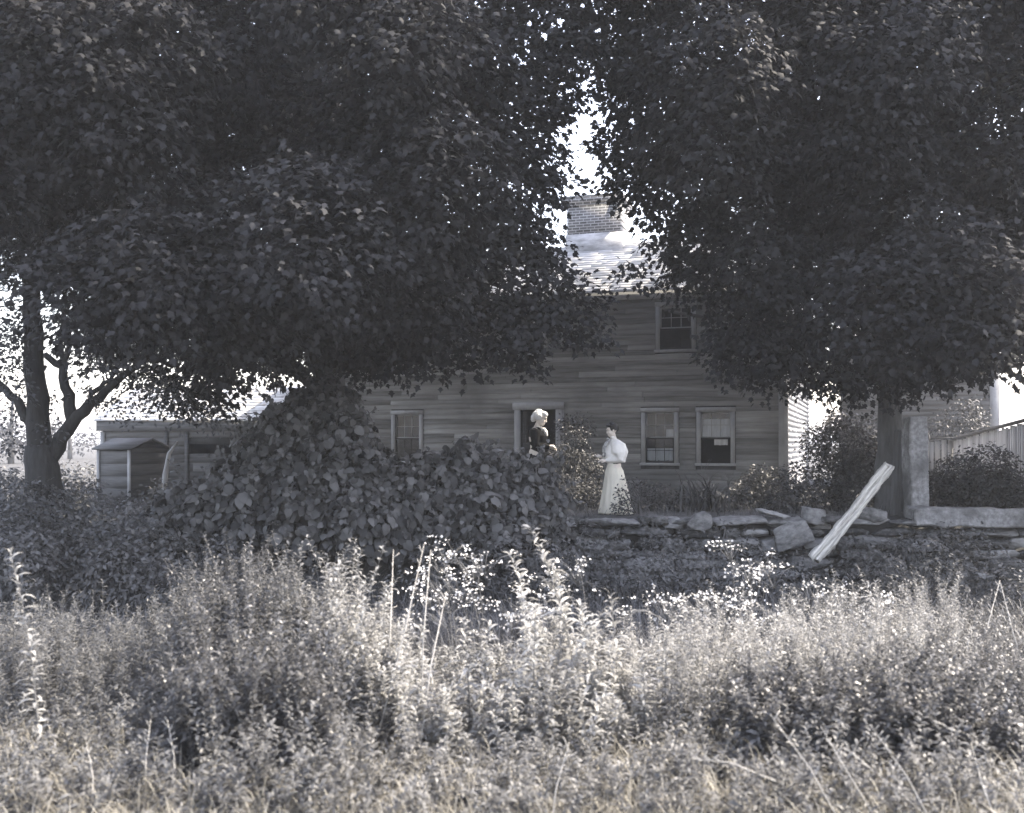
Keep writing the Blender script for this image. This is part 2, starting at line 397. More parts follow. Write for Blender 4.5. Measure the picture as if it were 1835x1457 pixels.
mb.add([(XL-.18,-.16,EAVE-.07),(XR+.18,-.16,EAVE-.07),(XR+.18,DEP/2,RIDGE-.02),(XL-.18,DEP/2,RIDGE-.02),(XR+.18,DEP+.18,EAVE-.07),(XL-.18,DEP+.18,EAVE-.07),
        (XR+.18,DEP/2,RIDGE+.03),(XL-.18,DEP/2,RIDGE+.03),(XR+.18,DEP+.18,EAVE-.0),(XL-.18,DEP+.18,EAVE-.0)],
       [(0,1,2,3),(3,2,4,5),(7,6,8,9),(1,6,2),(0,3,7),(4,2,6,8),(5,9,7,3),(5,4,8,9)])
mb.build('rear_slope', M['shingle'], roof)
# chimney
cxm, cym = .30, 4.6
mb = MB(); mb.box(cxm-.76, cxm+.76, cym-.55, cym+.55, RIDGE-.10, RIDGE+.98)
mb.box(cxm-.79, cxm+.79, cym-.58, cym+.58, RIDGE+.98, RIDGE+1.06); mb.box(cxm-.82, cxm+.82, cym-.61, cym+.61, RIDGE+1.06, RIDGE+1.20)
mb.box(cxm-.80, cxm+.80, cym-.59, cym+.59, RIDGE+1.20, RIDGE+1.26)
mb.build('chimney', M['brick'], roof)
bm = bmesh.new(); bmesh.ops.create_grid(bm, x_segments=30, y_segments=10, size=.5)
mb = MB(); mb.box(cxm-.79, cxm+.79, cym-.60, cym+.60, RIDGE-.45, RIDGE+.20)
bm.free(); ch = mb.build('chimney_base', M['whitewash'], roof)

def window(parent, s, zb, zt, hw, style, Mx=None):
    """casing with sash, muntins and pane; style picks the sash colour and what hangs inside"""
    f = MB(); cw = .095
    f.box(s-hw-cw, s-hw, -.05, .02, zb, zt); f.box(s+hw, s+hw+cw, -.05, .02, zb, zt)
    f.box(s-hw-cw-.015, s+hw+cw+.015, -.056, .02, zt, zt+.10); f.box(s-hw-cw-.03, s+hw+cw+.03, -.075, .02, zb-.06, zb)
    wo_ = f.build('window', M['trim'], parent)
    zm = (zb+zt)/2 - .01
    u = MB(); b = .028
    u.box(s-hw, s-hw+b, .03, .06, zm, zt); u.box(s+hw-b, s+hw, .03, .06, zm, zt); u.box(s-hw+b, s+hw-b, .03, .06, zt-.04, zt); u.box(s-hw+b, s+hw-b, .03, .06, zm, zm+.03)
    iw = 2*(hw-b)/3
    for k in (1,2): u.box(s-hw+b+k*iw-.008, s-hw+b+k*iw+.008, .035, .055, zm+.03, zt-.04)
    hz = (zm+.03+zt-.04)/2; u.box(s-hw+b, s+hw-b, .0365, .0535, hz-.008, hz+.008)
    u.build('upper_sash', M['sash'], wo_)
    l = MB()
    if style != 'c':
        l.box(s-hw, s-hw+.035, .0, .028, zb, zm); l.box(s+hw-.035, s+hw, .0, .028, zb, zm); l.box(s-hw+.035, s+hw-.035, .0, .028, zb, zb+.05); l.box(s-hw+.035, s+hw-.035, .0, .028, zm-.035, zm)
        for k in (1,2): l.box(s-hw+b+k*iw-.006, s-hw+b+k*iw+.006, .006, .022, zb+.05, zm-.035)
        l.box(s-hw+.035, s+hw-.035, .0075, .0205, (zb+zm)/2-.006, (zb+zm)/2+.006)
        l.build('lower_sash', M['sash_dark'], wo_)
    else:
        l.box(s-hw, s+hw, .0, .028, zm-.03, zm+.01); l.build('lower_sash', M['sash_dark'], wo_)
    g = MB(); g.add([(s-hw,.045,zm),(s+hw,.045,zm),(s+hw,.045,zt),(s-hw,.045,zt)], [(0,1,2,3)])
    if style != 'c': g.add([(s-hw,.014,zb),(s+hw,.014,zb),(s+hw,.014,zm),(s-hw,.014,zm)], [(0,1,2,3)])
    g.build('pane', M['glass'], wo_)
    def curtain(a, b_, z0, z1, name='curtain'):
        n = 24; V = []; 
        for i in range(n+1):
            x = a+(b_-a)*i/n; y = .11+.012*math.sin(i*1.9)+random.uniform(-.003,.003)
            V += [(x,y,z0+random.uniform(-.008,.008)),(x,y,z1)]
        cm = MB(); cm.add(V, [(2*i,2*i+2,2*i+3,2*i+1) for i in range(n)]); return cm.build(name, M['curtain'], wo_)
    if style == 'c': curtain(s-hw, s+hw, zm+.03, zt-.16); curtain(s-.05, s+hw-.08, zm-.16, zm-.02)
    if style == 'b': curtain(s-hw, s+hw, zb+.05, (zb+zm)/2+.05); curtain(s+.12, s+hw, zm, zm+.2)
    return wo_
for k, s in WINS: window(house, s, wb, wt, .33, k)
for s, dark in UP:
    o = window(house, s, ub, ut, .36, 'a')
# doorway
f = MB(); a, b, c, d = DOOR
f.box(a-.14, a, -.06, .02, c-.05, d); f.box(b, b+.16, -.06, .02, c-.05, d); f.box(a-.18, b+.20, -.075, .02, d, d+.17); f.box(b+.165, b+.20, -.05, .02, c-.05, d)
f.box(a, b, -.08, .14, c-.06, c)
f.build('door_frame', M['trim'], house)
mb = MB(); mb.box(a-.02, a+.03, .16, 1.02, c, d-.02); 
for z0, z1 in ((c+.2, c+.85), (c+1.0, d-.2)): mb.box(a+.03, a+.042, .28, .52, z0, z1); mb.box(a+.03, a+.042, .62, .9, z0, z1)
mb.build('door', M['plank_dark'], house)

# ------------------------------------------------------------------  shed wing on the left
shed = empty('shed', (-10.6, 26.3, YARD), 'low grey plank shed with sunlit shingle roof beside the grape vine mound', 'shed', rz=R(-6))
SW, SE = 6.4, wz(752, 25.6)
opn = (2.35, 3.95, 1.0, SE-.62)
mb = MB(); boards(mb, 0, SW, -.1, SE-.3, .22, [opn], th=.02)
mb.build('wall', M['plank'], shed)
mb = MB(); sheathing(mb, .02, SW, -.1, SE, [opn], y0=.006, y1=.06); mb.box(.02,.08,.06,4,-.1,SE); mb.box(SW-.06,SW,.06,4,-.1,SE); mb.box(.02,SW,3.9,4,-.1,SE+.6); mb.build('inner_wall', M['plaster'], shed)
mb = MB(); mb.box(-.1, SW, -.10, -.03, SE-.28, SE-.02); mb.build('fascia', M['plank'], shed)
mb = MB(); mb.box(-.02, .10, -.04, 0, -.1, SE-.29); mb.build('corner_board', M['trim'], shed)
for px_ in (1.75, 2.3, 3.97): 
    mb = MB(); mb.box(px_-.05, px_+.05, -.05, -.0, -.1, SE-.29); mb.build('batten', M['plank_dark'], shed)
mb = MB(); nC = 12; run = 2.3; rise = .95; sl = math.hypot(run, rise); ang = math.atan2(rise, run)
for i in range(nC):
    a_ = sl*i/nC; b_ = a_+sl/nC*1.2; x = -.15
    while x < SW+.1:
        x2 = min(x+random.uniform(.3,.9), SW+.1); th = .03+random.uniform(-.006,.008)
        def pt(s, h): return (-.14+s*math.cos(ang)-h*math.sin(ang), SE-.02+s*math.sin(ang)+h*math.cos(ang))
        p0,p1,p2 = pt(a_,0), pt(a_,th), pt(b_,.005)
        mb.add([(x,*p0),(x2,*p0),(x2,*p1),(x,*p1),(x2,*p2),(x,*p2)], [(0,1,2,3),(3,2,4,5),(0,3,5),(1,4,2)], random.random()); x = x2
sr = mb.build('roof', M['shingle'], shed)
mb = MB(); mb.add([(-.15,run-.12,SE+rise),(SW+.1,run-.12,SE+rise),(SW+.1,4.3,SE+.1),(-.15,4.3,SE+.1),(-.15,-.1,SE-.03),(SW+.1,-.1,SE-.03)], [(0,1,2,3),(4,5,1,0)]); mb.build('rear_slope', M['shingle'], sr)

# small lidded board hut in front of the shed
hut = empty('well_house', at(205, 900, 22.5).to_tuple()[:2] + (YARD-.1,), 'small boarded hut with a low gabled lid, in front of the plank shed', 'hut', rz=R(-24))
hw_, hd, hh = .48, .55, 1.28
mb = MB(); boards(mb, -hw_, hw_, -.1, hh, .26, [], th=.014); mb.build('front_boards', M['plank'], hut)
mb = MB(); boards(mb, -hd, hd, -.1, hh, .26, [], th=.014); o = mb.build('side_boards', M['plank_dark'], hut); o.matrix_local = Matrix.Translation((hw_, hd, 0)) @ Matrix.Rotation(R(90), 4, 'Z')  # darker planks paint this side as the shadowed face
mb = MB(); mb.box(-hw_+.003, hw_-.003, .004, 2*hd, -.1, hh); mb.add([(hw_-.004,.0,hh),(hw_-.004,2*hd,hh),(hw_-.004,hd,hh+.2),(-hw_+.004,.0,hh),(-hw_+.004,2*hd,hh),(-hw_+.004,hd,hh+.2)], [(0,1,2),(3,5,4),(0,2,5,3),(1,4,5,2)]); mb.build('carcass', M['plank'], hut)
for sx in (-1, 1):
    mb = MB(); mb.box(sx*(hw_-.03)-.04, sx*(hw_-.03)+.04, -.034, -.012, -.1, hh-.01); mb.build('corner_post', M['trim'], hut)
mb = MB()
for sg in (-1, 1):
    Ml = Matrix.Translation((0, hd, hh+.235)) @ Matrix.Rotation(sg*R(20), 4, 'X')
    mb.box(-hw_-.1, hw_+.1, (0 if sg < 0 else -hd-.14), (hd+.14 if sg < 0 else 0), -.03, .0, M=Ml)
mb.build('lid', M['plank_dark'], hut)  # darker planks stand in for tree shade on the lid
# leaning broken post beside it
pb = at(296, 880, 20.5)
mb = MB(); mb.tube([pb+Vector((-.05,0,-.5)), pb+Vector((0,0,.3)), pb+Vector((.06,.05,.75)), pb+Vector((.22,.1,1.0))], [.05,.055,.045,.02], 7, jit=.3)
tag(mb.build('broken_post', M['trim']), 'pale broken stake with a bent tip, beside the small boarded hut', 'post')

# ------------------------------------------------------------------ barn far right
barn = empty('barn', (10.0, 31.0, YARD), 'clapboard barn wall far back on the right, behind the maple trunk and picket fence', 'barn', rz=R(-19))
BW, BE = 4.34, 4.4
mb = MB(); boards(mb, 0, BW, .1, BE, .15, []); mb.build('wall', M['clap_barn'], barn)
mb = MB(); mb.box(0, BW, .004, 6, 0, BE); mb.add([(0,.0,BE),(BW,.0,BE),(0,3,BE+2.2),(BW,3,BE+2.2),(0,6,BE),(BW,6,BE)], [(0,2,4),(1,5,3),(0,4,5,1)]); mb.build('body', M['clap_barn'], barn)
mb = MB(); mb.box(BW-.2, BW+.03, -.05, 0, 0, BE); mb.box(BW+.004, BW+.05, -.046, .2, 0, BE); mb.build('corner_board', M['trim'], barn)
mb = MB()
mb.add([(-.2,-.25,BE-.1),(BW+.2,-.25,BE-.1),(BW+.2,3,BE+2.25),(-.2,3,BE+2.25),(BW+.2,6.2,BE-.05),(-.2,6.2,BE-.05)], [(0,1,2,3),(3,2,4,5)]); mb.build('roof', M['shingle'], barn)

# ------------------------------------------------------------------ stone wall
def stone_mesh(L_, H_, D_, seed):
    st = random.Random(int(seed*10)); bm = bmesh.new()
    for i in range(26):
        v = Vector((st.uniform(-1,1), st.uniform(-1,1), st.uniform(-1,1))); m_ = max(abs(v.x), abs(v.y), abs(v.z)); v = v/m_*st.uniform(.86,1.0)
        sp = v.normalized()*1.05; v = v.lerp(sp, .22); bm.verts.new((v.x*.5*L_, v.y*.5*D_, v.z*.5*H_))
    bmesh.ops.convex_hull(bm, input=bm.verts[:]); 
    for v in [v for v in bm.verts if not v.link_faces]: bm.verts.remove(v)
    bmesh.ops.bevel(bm, geom=bm.edges[:], offset=min(.014, H_*.06), segments=1, affect='EDGES', clamp_overlap=True)
    bmesh.ops.triangulate(bm, faces=bm.faces[:])
    for _ in range(3):
        le = [e for e in bm.edges if e.calc_length() > .11]
        if not le: break
        bmesh.ops.subdivide_edges(bm, edges=le, cuts=1); bmesh.ops.triangulate(bm, faces=[f for f in bm.faces if len(f.verts) > 3])
    of = Vector((seed*3.7, seed*1.3, seed*.7))
    for v in bm.verts: v.co += noise.noise_vector(v.co*9+of)*.016 + noise.noise_vector(v.co*24+of)*.006
    vs_ = np.array([v.co[:] for v in bm.verts]); fs = [[v.index for v in f.verts] for f in bm.faces]; bm.free()
    return vs_, fs
swall = empty('stone_wall', (3.0, WALL_Y+.2, .0), 'long dry laid fieldstone retaining wall below the yard, topped with flat slabs', 'stone wall')
stones = []
z = -.28
row = 0
while z < .92:
    H = random.uniform(.13,.26); x = -2.2 + random.uniform(0,.3)
    while x < 11.5:
        Lg = random.uniform(.28,.95); hh_ = H*random.uniform(.8,1.12)
        top_lim = 1.0 if x < 6.8 else .86
        if z + hh_*.5 < top_lim: stones.append((x+Lg/2, WALL_Y+.18+random.uniform(-.05,.07), z+hh_/2+random.uniform(-.015,.015), Lg*1.04, hh_*1.12, random.uniform(.4,.5), random.uniform(-4,4)))
        x += Lg*.98
    z += H*.97
x = -1.2
while x < 6.7:                                   # flat top slabs
    Lg = random.uniform(.45,1.1); stones.append((x+Lg/2, WALL_Y+.15, 1.0+random.uniform(-.02,.06), Lg*1.05, random.uniform(.11,.17), .62, random.uniform(-3,3))); x += Lg
bp = at(1418, 957, WALL_Y-.05); stones.append((bp.x, WALL_Y+.0, bp.z-.02, .70, .50, .5, -24))
bp = at(1458, 924, WALL_Y); stones.append((bp.x, WALL_Y+.02, bp.z, .42, .30, .45, 5))
bp = at(1560, 925, WALL_Y); stones.append((bp.x, WALL_Y+.0, bp.z, .55, .30, .5, 6))
bp = at(1250, 935, WALL_Y); stones.append((bp.x, WALL_Y+.0, bp.z, .55, .34, .5, -8))
stones.sort(key=lambda s: -s[3]*s[4]*(2 if s[2] > .5 else 1))
rest = MB()
for i, (x,y,z,l,h,d,rt) in enumerate(stones):
    V, fs = stone_mesh(l,h,d,i+1.5); Mr = Matrix.Rotation(R(rt), 4, 'Y') @ Matrix.Rotation(R(random.uniform(-9,9)), 4, 'Z')
    r_ = random.random()
    if i < 99:
        sm = MB(); sm.add(V, fs, r_); o = sm.build('stone', M['stone'], swall); o.matrix_local = Matrix.Translation(Vector((x,y,z))-swall.location) @ Mr
    else:
        V = np.array([Mr @ Vector(v) for v in V]) + np.array([x,y,z]) - np.array(swall.location); rest.add(V, fs, r_)
tag(rest.build('small_stones', M['stone'], swall), kind='stuff')
mb = MB(); mb.box(-5.3, 8.6, .2, .42, -.5, .95); mb.build('earth_core', M['ground'], swall)

def rough_block(name, lx, ly, lz, mat, loc, rot=(0,0,0), amp=.02, parent=None):
    bm = bmesh.new(); bmesh.ops.create_cube(bm, size=1)
    bmesh.ops.scale(bm, vec=(lx,ly,lz), verts=bm.verts); 
    es = sorted(bm.edges, key=lambda e: -e.calc_length())
    bmesh.ops.bevel(bm, geom=bm.edges[:], offset=.02, segments=1, affect='EDGES')
    bmesh.ops.triangulate(bm, faces=bm.faces[:])
    for _ in range(4):
        le = [e for e in bm.edges if e.calc_length() > .16]
        if not le: break
        bmesh.ops.subdivide_edges(bm, edges=le, cuts=1); bmesh.ops.triangulate(bm, faces=[f for f in bm.faces if len(f.verts) > 3])
    off = Vector((random.random()*50, 0, 0))
    for v in bm.verts: v.co += noise.noise_vector(v.co*7+off)*amp + noise.noise_vector(v.co*2+off)*amp
    me = bpy.data.meshes.new(name); bm.to_mesh(me); bm.free(); me.materials.append(mat)
    o = bpy.data.objects.new(name, me); C.objects.link(o); o.location = loc; o.rotation_euler = rot
    if parent: o.parent = parent
    return o
p0 = at(1640, 832, 17.75)
tag(rough_block('granite_post', .33, .30, 1.75, M['granite'], (p0.x, 17.75, p0.z-.04), (0, R(-1), R(8)), amp=.026), 'tall square granite gatepost standing at the end of the stone wall', 'gatepost')
p0 = at(1640, 930, 17.2)
tag(rough_block('granite_slab', 3.9, .5, .31, M['granite'], (p0.x+1.95, 17.45, p0.z), (0, R(1), R(0)), amp=.032), 'long pale granite slab laid level at the foot of the tall gatepost', 'stone slab')
p0 = at(1607, 842, 18.3)
tag(rough_block('wooden_post', .14, .13, 1.55, M['postwood'], (p0.x, 18.3, p0.z-.05), (0, R(4), R(15)), amp=.012), 'dark square wooden post leaning beside the maple trunk', 'post')
# loose cap stone tilted on the wall top
V, fs = stone_mesh(.62,.09,.36,77); mb = MB(); mb.add(V, fs, .9); o = mb.build('loose_stone', M['stone'])
o.location = at(1385, 921, WALL_Y+.1); o.rotation_euler = (0, R(14), R(5)); tag(o, 'thin flat stone tilted loose on top of the wall below the right window', 'stone')

# leaning split rail: a riven plank with a groove along its face and ragged ends
a_, b_ = at(1458, 1003, 16.6), at(1594, 836, 17.0)
axis = b_-a_; Lr = axis.length; n = 60; V = []
prof = [(-.5,-.42),(-.28,-.5),(-.06,-.46),(.0,-.20),(.05,-.44),(.3,-.5),(.5,-.35),(.47,.35),(.1,.5),(-.3,.46),(-.5,.25)]; k = len(prof)
xa = axis.normalized(); ya = Vector((0,-1,0)); za = xa.cross(ya).normalized(); ya = za.cross(xa).normalized()
for i in range(n+1):
    t = i/n; wdt = .205*(1-.12*t)+.012*math.sin(t*9)
    for j, (u, v) in enumerate(prof):
        q = noise.noise(Vector((u*4, v*4, t*10)))*.026 + noise.noise(Vector((u*9, v*9, t*34)))*.013
        e = (noise.noise(Vector((j*1.7,3,9)))*.11 if i in (0,n) else 0)
        V.append((Lr*t+e, (u*wdt+q+.02*math.sin(t*4.6)), v*.11+noise.noise(Vector((u*7,v*7+5,t*22)))*.012))
fs = [(i*k+(j+1)%k, i*k+j, (i+1)*k+j, (i+1)*k+(j+1)%k) for i in range(n) for j in range(k)] + [tuple(range(k)), tuple(reversed(range(n*k,(n+1)*k)))]
mb = MB(); mb.add(V, fs); o = mb.build('split_rail', M['rail'])
o.matrix_world = Matrix(((xa.x,za.x,-ya.x,a_.x),(xa.y,za.y,-ya.y,a_.y),(xa.z,za.z,-ya.z,a_.z),(0,0,0,1)))
tag(o, 'bleached pale split rail leaning diagonally against the stone wall', 'rail')

# ------------------------------------------------------------------ board fence on the right
fence = empty('board_fence', (10.5, 25.0, YARD), 'pale vertical board fence around the side yard on the far right', 'fence')
def fence_run(p, q, z0, z1, gap=.03, wd=.11):
    p, q = Vector(p), Vector(q); L_ = (q-p).length; dr = (q-p)/L_; ang_ = math.atan2(dr.y, dr.x); n_ = int(L_/(wd+gap)); mbx = MB(); rl = MB()
    for i in range(n_):
        t = (i+.5)/n_; c = p+dr*L_*t; zt = z0+(z1-z0)*t + random.uniform(-.03,.03)
        Mx = Matrix.Translation((c.x, c.y, 0)) @ Matrix.Rotation(ang_+random.uniform(-.03,.03), 4, 'Z')
        mbx.box(-wd/2, wd/2, -.012, .012, -.05, zt, random.random(), Mx)
    Ms = Matrix.Translation((p.x,p.y,z0)) @ Matrix.Rotation(ang_, 4, 'Z') @ Matrix.Rotation(-math.atan2(z1-z0, L_), 4, 'Y')
    rl.box(0, L_, -.05, .05, .035, .085, .2, Ms); r2 = MB(); r2.box(0, L_, .014, .06, -.5, -.42, .2, Ms)
    return mbx, rl, r2
runs = [((7.32-10.5,18.1-25,0),(10.3-10.5,25.2-25,0),1.52,1.34), ((10.3-10.5,25.2-25,0),(10.85-10.5,25.0-25,0),1.34,1.36), ((10.85-10.5,25.0-25,0),(9.3-10.5,15.6-25,0),1.34,1.98)]
for p_, q_, z0, z1 in runs:
    mbx, rl, r2 = fence_run(p_, q_, z0, z1); mbx.build('board_panel', M['picket'], fence); rl.build('rail', M['postwood'], fence); r2.build('rail', M['postwood'], fence)
for t in (0, .5, 1):
    c = Vector(runs[2][0]).lerp(Vector(runs[2][1]), t); mb = MB(); mb.box(c.x+.06, c.x+.16, c.y-.05, c.y+.05, -.3, 1.34+.64*t+.02); mb.build('post', M['postwood'], fence)

# ------------------------------------------------------------------ trees
def crown_leaves(lobes, T, size, per_m2, spray_r=.30, spray_n=14, droop=.25, seed=1):
    g = np.random.default_rng(seed); LV = Leaves()
    for (c, rx, ry, rz) in lobes:
        tone = g.random()
        area = 4*math.pi*((rx*ry)**1.6/3+(rx*rz)**1.6/3+(ry*rz)**1.6/3)**(1/1.6)
        ns = max(3, int(area*per_m2/spray_n))
        d = unit(g.normal(size=(ns,3))); r = np.cbrt(g.uniform(.12,1.12,ns))
        sc = np.array([rx,ry,rz]); pc = np.array(c) + d*sc*r[:,None]
        out = unit(d*np.array([1,1,.6])); sn = unit(out*.55 + np.array([0,0,.8]) + g.normal(0,.3,(ns,3)))
        # spray plane
        u = unit(np.cross(sn, g.normal(size=(ns,3)))); v = np.cross(sn, u)
        ang = g.uniform(0, 2*math.pi, (ns, spray_n)); rr = spray_r*np.sqrt(g.uniform(.02,1,(ns,spray_n)))
        pos = pc[:,None]+ (np.cos(ang)*rr)[...,None]*u[:,None] + (np.sin(ang)*rr)[...,None]*v[:,None] + g.normal(0,.045,(ns,spray_n,3))
        pos[...,2] -= droop*rr
        ax = (np.cos(ang))[...,None]*u[:,None] + (np.sin(ang))[...,None]*v[:,None] + out[:,None]*.4 + g.normal(0,.35,(ns,spray_n,3)); ax[...,2] -= .45
        nor = sn[:,None] + g.normal(0,.42,(ns,spray_n,3))
        pos = pos.reshape(-1,3); n_ = len(pos)
        rnd = np.clip(tone*.35 + np.repeat(g.random(ns), spray_n)*.35 + g.random(n_)*.3, 0, 1)
        LV.add(T, pos, ax.reshape(-1,3), nor.reshape(-1,3), g.uniform(.75,1.25,n_)*size, None, rnd)
    return LV

def lobe(px, py, d, r, ry=None, rz=None):
    return (at(px,py,d), r, ry or r, rz or r)
def rows(spec, dmin, dmax, rlo, rhi, step, g):
    out = []
    for py, x0, x1 in spec:
        x = x0
        while x <= x1:
            d = g.uniform(dmin, dmax); r = g.uniform(rlo, rhi)
            out.append(lobe(x+g.uniform(-25,25), py+g.uniform(-30,30), d, r, r, r*.85)); x += step*g.uniform(.8,1.2)
    return out
def limb(mb, pts, r0, r1, k=9):
    P = [Vector(p) for p in pts]; Q = []; n_ = len(P)-1
    for i in range(n_):
        for t in (0,.34,.67): Q.append(P[i].lerp(P[i+1], t) + Vector((random.uniform(-1,1),random.uniform(-1,1),random.uniform(-1,1)))*.03)
    Q.append(P[-1]); m_ = len(Q)-1
    mb.tube(Q, [r0+(r1-r0)*(i/m_) for i in range(len(Q))], k, jit=.10)

# right maple
g = np.random.default_rng(11)
LB = [lobe(1165,-60,17,1.0), lobe(1150,60,17,.85), lobe(1190,150,17,.95), lobe(1165,255,16.8,.98), lobe(1215,350,17.2,.95), lobe(1250,430,17.5,.75), lobe(1258,495,17.6,.6), lobe(1330,570,17.8,.62), lobe(1375,615,17.8,.8),
      lobe(1450,640,17.8,.72), lobe(1545,650,17.8,.65), lobe(1640,640,18.0,.62), lobe(1730,620,18,.72), lobe(1830,600,18,.8), lobe(1930,590,18,.9), lobe(1300,625,17.8,.4), lobe(1130,490,17.2,.22), lobe(1112,85,17,.42), lobe(1135,140,17,.42), lobe(1125,15,17,.36), lobe(1110,235,16.8,.45), lobe(1085,-40,17,.4), lobe(1500,670,17.9,.5), lobe(1590,672,18.2,.45)]
LB += rows([(-330,1250,2000),(-180,1240,2020),(-40,1265,2020),(90,1290,2020),(220,1300,2020),(340,1330,2020),(450,1370,2020),(545,1430,2020)], 14.4, 20.5, .95, 1.35, 118, g)
LB += rows([(-150,1290,2050),(0,1320,2050),(130,1340,2050),(260,1350,2050),(390,1390,2050),(500,1450,2050)], 18.5, 21.0, 1.0, 1.3, 140, g)
t1 = empty('maple_tree', (at(1596,915,19.5).x, 19.5, YARD), 'big dark maple behind the granite gatepost, its trunk in view', 'tree', 'two big maples in front of the house')
base = Vector((at(1596,915,19.5).x, 19.5, YARD))
def rel(o, t): o.parent = t; o.matrix_parent_inverse = Matrix.Translation(-t.location); return o
mb = MB()
limb(mb, [base+Vector((0,0,-.2)), base+Vector((0,0,.15)), base+Vector((-.02,0,1.2)), base+Vector((.02,.05,2.6)), base+Vector((.1,0,4.2)), base+Vector((0,.1,7)), base+Vector((.2,0,10))], .30, .12, 12)
mb.tube([base+Vector((0,0,-.2)), base+Vector((0,0,.1)), base+Vector((0,0,.5))], [.42,.34,.27], 12, jit=.2)
for k in range(13):
    a0 = k*2.4+.4; zz = 2.2+k*.55; ln = 4.6-.18*k; dr = Vector((math.cos(a0), math.sin(a0)*.75, .28))
    limb(mb, [base+Vector((0,0,zz)), base+Vector((0,0,zz))+dr*ln*.45+Vector((0,0,.3)), base+Vector((0,0,zz))+dr*ln], .11, .025, 7)
rel(mb.build('trunk', M['bark'], smooth=True), t1)
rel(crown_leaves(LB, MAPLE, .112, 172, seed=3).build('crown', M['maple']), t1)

# left maple
g = np.random.default_rng(5)
LB = [lobe(975,-70,16,1.0), lobe(960,35,16,.85), lobe(925,130,16,.9), lobe(925,215,16,.85), lobe(945,285,16,.62), lobe(890,350,16,.78), lobe(880,430,16,.75), lobe(940,395,16,.42), lobe(905,490,16,.7), lobe(975,510,15.8,.42), lobe(1010,550,15.8,.55), lobe(925,580,15.9,.6), lobe(945,640,16,.26), lobe(1050,95,15.8,.42), lobe(1010,130,15.8,.5), lobe(1045,-30,15.9,.45), lobe(1015,55,15.9,.4), lobe(1005,330,15.9,.3), lobe(985,450,15.8,.3), lobe(1060,580,15.7,.3),
      lobe(850,590,16.4,.68), lobe(770,605,16.6,.6), lobe(690,620,16.8,.58), lobe(610,620,17,.6), lobe(530,600,17.2,.7), lobe(440,560,17.4,.72), lobe(380,650,17.4,.62), lobe(330,600,17.4,.75), lobe(400,700,17.3,.30), lobe(320,700,17.3,.34), lobe(240,560,17.6,.7), lobe(480,560,17.4,.3)]
LB += rows([(-330,-150,900),(-180,-180,880),(-40,-180,860),(90,-150,840),(210,-120,825),(320,-60,800),(420,40,790),(510,180,780),(570,420,760)], 13.4, 20.0, .95, 1.3, 118, g)
LB += rows([(-150,100,850),(60,50,800),(230,100,780),(380,150,780),(500,200,760)], 20.5, 24.5, 1.1, 1.5, 150, g)  # rear lobes out of view, added to shade the hut
base = Vector((at(590,915,18.6).x, 18.6, YARD))
t2 = empty('maple_tree', tuple(base), 'big dark maple over the grape vine mound, its trunk hidden by leaves', 'tree', 'two big maples in front of the house')
mb = MB()
limb(mb, [base+Vector((0,0,-.2)), base+Vector((0,0,1.2)), base+Vector((.02,.05,2.6)), base+Vector((.1,0,4.2)), base+Vector((0,.1,7)), base+Vector((.2,0,10))], .34, .12, 12)
limb(mb, [base+Vector((0,0,1.6)), at(560,690,18), at(515,655,17.6), at(440,600,17.2), at(380,540,17)], .15, .04, 8)
for k in range(13):
    a0 = k*2.4; zz = 2.6+k*.55; ln = 4.6-.18*k; dr = Vector((math.cos(a0), math.sin(a0)*.75, .28))
    limb(mb, [base+Vector((0,0,zz)), base+Vector((0,0,zz))+dr*ln*.45+Vector((0,0,.3)), base+Vector((0,0,zz))+dr*ln], .11, .025, 7)
rel(mb.build('trunk', M['bark'], smooth=True), t2)
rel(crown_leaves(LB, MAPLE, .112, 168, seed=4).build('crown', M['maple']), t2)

# forked tree at the left edge
D3 = 17.0
t3 = empty('forked_tree', tuple(at(78,880,D3)), 'forked dark tree with several bare limbs standing at the left edge', 'tree')
mb = MB(); P3 = lambda x, y, d=D3: at(x, y, d)
limb(mb, [P3(80,920), P3(78,860), P3(72,800)], .33, .235, 12)
limb(mb, [P3(72,812), P3(68,740), P3(62,660), P3(58,560), P3(60,470), P3(75,350,17.5), P3(120,200,18)], .20, .08, 10)
limb(mb, [P3(92,820), P3(120,770), P3(150,735), P3(190,700), P3(240,660), P3(290,600)], .14, .03, 9)
limb(mb, [P3(130,755), P3(122,710), P3(112,660), P3(80,635)], .11, .05, 8)
limb(mb, [P3(112,668), P3(110,600), P3(118,540), P3(140,440)], .055, .02, 7)
limb(mb, [P3(114,665), P3(122,610), P3(135,560), P3(170,480)], .05, .02, 7)
limb(mb, [P3(150,738), P3(165,705), P3(200,680), P3(225,640)], .06, .02, 7)
limb(mb, [P3(66,770), P3(30,720), P3(0,690), P3(-40,640)], .10, .03, 7)
limb(mb, [P3(70,780), P3(45,752), P3(40,750)], .07, .045, 7)
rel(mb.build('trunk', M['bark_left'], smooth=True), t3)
g = np.random.default_rng(9)
LB = []
for (px,py,r) in [(20,380,.55),(130,380,.7),(220,420,.7),(250,500,.7),(180,570,.62),(60,410,.6),(240,600,.55),(290,640,.5),(215,630,.3),(165,640,.25),(20,560,.28),(10,650,.3),(30,700,.2),(230,680,.25),(270,690,.3),(320,720,.3),(-60,450,.9),(-50,600,.7),(100,460,.25),(15,480,.3),(150,700,.16),(95,720,.16),(20,740,.2),(200,725,.18),(250,735,.16),(160,600,.3),(120,560,.22),(30,600,.22),(20,790,.18),(300,700,.25),(190,640,.25),(130,500,.4),(350,735,.2),(395,740,.2),(90,770,.10)]:
    LB.append(lobe(px,py,D3+g.uniform(-.8,.8), r))
LB += rows([(300,-80,260),(200,-120,160),(80,-150,60)], 16, 19, .7, 1.0, 90, g)
